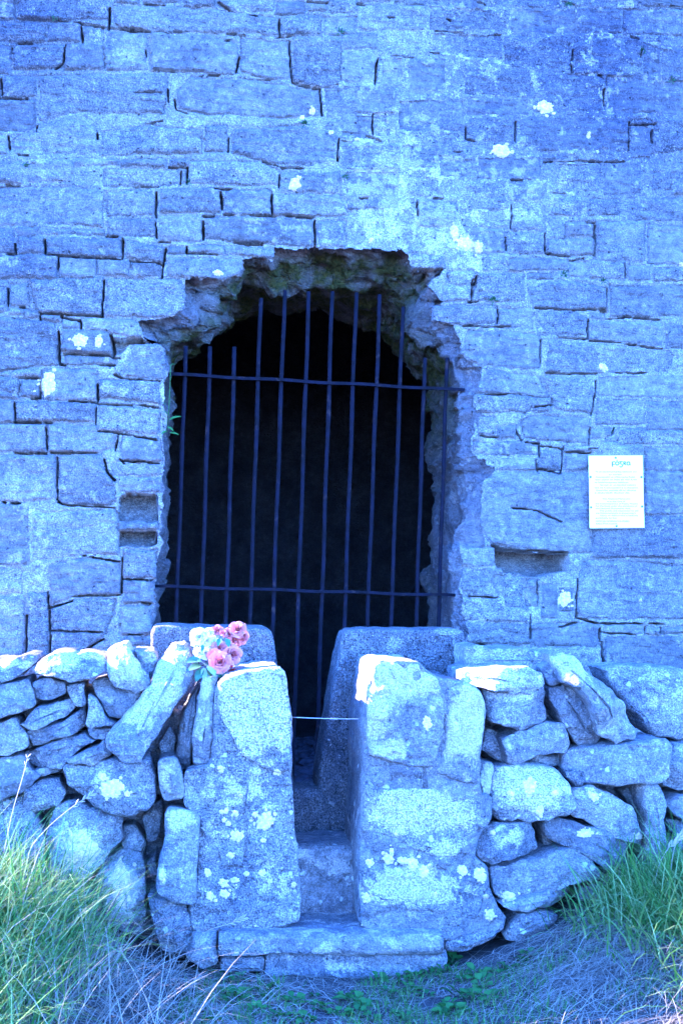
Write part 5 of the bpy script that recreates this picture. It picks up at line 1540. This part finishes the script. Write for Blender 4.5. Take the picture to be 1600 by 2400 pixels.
seed_stem([(455, 2235), (470, 2190), (500, 2175), (540, 2165), (570, 2152)], -1.35, -1.36, 'dry seeding grass stem arching across the foot of the left pillar')
seed_stem([(1526, 2170), (1530, 2090), (1540, 2030), (1565, 1985), (1590, 1965)], -1.30, -1.28, 'tall pale seeding grass stem before the wall at the right edge', 12, 1.2)
seed_stem([(1570, 2180), (1568, 2100), (1572, 2020), (1582, 1975), (1604, 1945)], -1.34, -1.34, 'taller of two dry stems leaning out at the right edge', 12, 1.2)
seed_stem([(60, 2120), (60, 2000), (110, 1940), (170, 1890), (215, 1862)], -1.35, -1.32, 'long seeding stem bent over the left bank to the lichened boulder', 9, 1.0)
seed_stem([(10, 2000), (30, 1900), (52, 1830), (66, 1775)], -1.36, -1.34, 'upright dry stem at the left edge before the dry wall', 5, 0.8)

# small ferns and cress in the wall joints
M_FERN = veg_mat('wall_fern', (0.02, 0.07, 0.03), (0.035, 0.10, 0.04), (0.06, 0.14, 0.05))
fm = []
for sdd in range(4):
    g_ = random.Random(700 + sdd)
    V, F, T = [], [], []
    for k in range(14):
        a = g_.uniform(-2.6, 2.6) if k % 2 else g_.uniform(-1.2, 1.2)
        d = Vector((math.sin(a), -g_.uniform(.3, .9), math.cos(a) * .8)).normalized()
        ln = g_.uniform(.012, .030)
        s = d.cross(Vector((0, -1, .2))).normalized()
        for j in range(4):
            c = d * ln * (0.3 + 0.7 * j / 3)
            sgn = 1 if j % 2 else -1
            q = len(V)
            V += [c, c + s * sgn * .004 + d * .003, c + d * .008, c - s * sgn * .004 + d * .003]
            F.append((q, q + 1, q + 2, q + 3))
            T += [g_.uniform(.1, .9)] * 4
    fm.append(mesh_from('fern', V, F, M_FERN, attrs={'tint': T}))
for k, (px, py, lab_) in enumerate([(130, 45, 'small fern in the joint near the top left corner of the wall'), (797, 78, 'fern tuft on the ledge at the top middle of the wall'), (1330, 12, 'fern tuft at the very top of the wall on the right'),
                                    (1412, 235, 'fern growing in the short upright crack at upper right'), (1503, 122, 'tiny fern in the joint at far upper right'), (1572, 190, 'tiny fern by the right edge near the top'),
                                    (808, 415, 'small green plant in the joint above the doorway'), (1155, 705, 'fern tuft on the joint right of the broken doorway head'), (1320, 645, 'fern tuft in the wall right of and above the doorway head'),
                                    (1411, 660, 'tiny fern two blocks right of the doorway head tuft'), (62, 388, 'small plant in the upright joint at the left edge'), (714, 292, 'tiny plant below the pair of white lichen dots'),
                                    (1436, 1012, 'small fern just above the notice plate'), (443, 428, 'tiny plant in the joint upper left of the doorway')]):
    d = ray(px, py)
    loc, nrm, _, _ = t_wall.ray_cast(CAM, d)
    if loc is None:
        loc = at(px, py, 0)
    o = link('wall_fern', fm[k % 4], None, lab_, 'fern', 'ferns in the wall joints')
    o.location = loc
    sc_ = 0.55 + 0.35 * ((k * 37) % 10) / 10
    o.scale = (sc_, sc_, sc_)
    o.rotation_euler = (0, ((k * 53) % 7 - 3) * 0.12, 0)
jp = thing('jamb_plant', tuple(at(398, 990, 0.03)), 'thin weed with pale leaves growing out of the left door jamb', 'weed')
V, F = tube([at(392, 1015, .03), at(396, 960, .0), at(399, 900, -.02), at(400, 855, -.02)], 0.0016, 5)
put('stem', mesh_from('stem', V, F, M_WEED, attrs={'tint': [.8] * len(V)}), jp)
for (px, py), d, ln in [((396, 1015), (.9, -.5, .1), .045), ((393, 1000), (.7, -.5, -.3), .035), ((396, 985), (.9, -.3, .6), .055), ((398, 975), (-.5, -.6, .6), .04), ((392, 1010), (-.6, -.6, -.2), .035), ((400, 855), (.8, -.3, .3), .02), ((390, 950), (-.5, -.5, .5), .03)]:
    o = leaf(at(px, py, 0.0), Vector(d), Vector((0, -.6, 1)), ln, ln * .38, M_WEED, jp)
    a = o.data.attributes.new('tint', 'FLOAT', 'POINT')
    a.data.foreach_set('value', np.full(len(o.data.vertices), .85, np.float32))

# pebbles on the floor inside
g_ = np.random.default_rng(31)
bm = bmesh.new()
bmesh.ops.create_icosphere(bm, subdivisions=1, radius=1.0)
iv = np.array([v.co[:] for v in bm.verts])
if_ = np.array([[v.index for v in f.verts] for f in bm.faces])
bm.free()
V, F = [], []
for k in range(900):
    s = g_.uniform(.012, .04)
    c = np.array([g_.uniform(-.35, .5), g_.uniform(.5, 2.2), .455 + s * .2])
    V.append(iv * s * np.array([g_.uniform(.8, 1.4), g_.uniform(.8, 1.3), g_.uniform(.4, .8)]) + c)
    F.append(if_ + k * len(iv))
V, F = np.concatenate(V), np.concatenate(F)
M_PEB = simple('pebbles', (0.05, 0.045, 0.06), 0.85, var=0.5, vscale=30)
link('pebbles', mesh_from('pebbles', V, F, M_PEB), None, 'loose pebbles on the dark floor inside the doorway', 'pebbles', None, 'stuff')
scene.cycles.max_bounces = 5
scene.cycles.use_denoising = True
scene.cycles.denoising_prefilter = 'ACCURATE'
scene.cycles.use_adaptive_sampling = True
scene.cycles.adaptive_threshold = 0.02
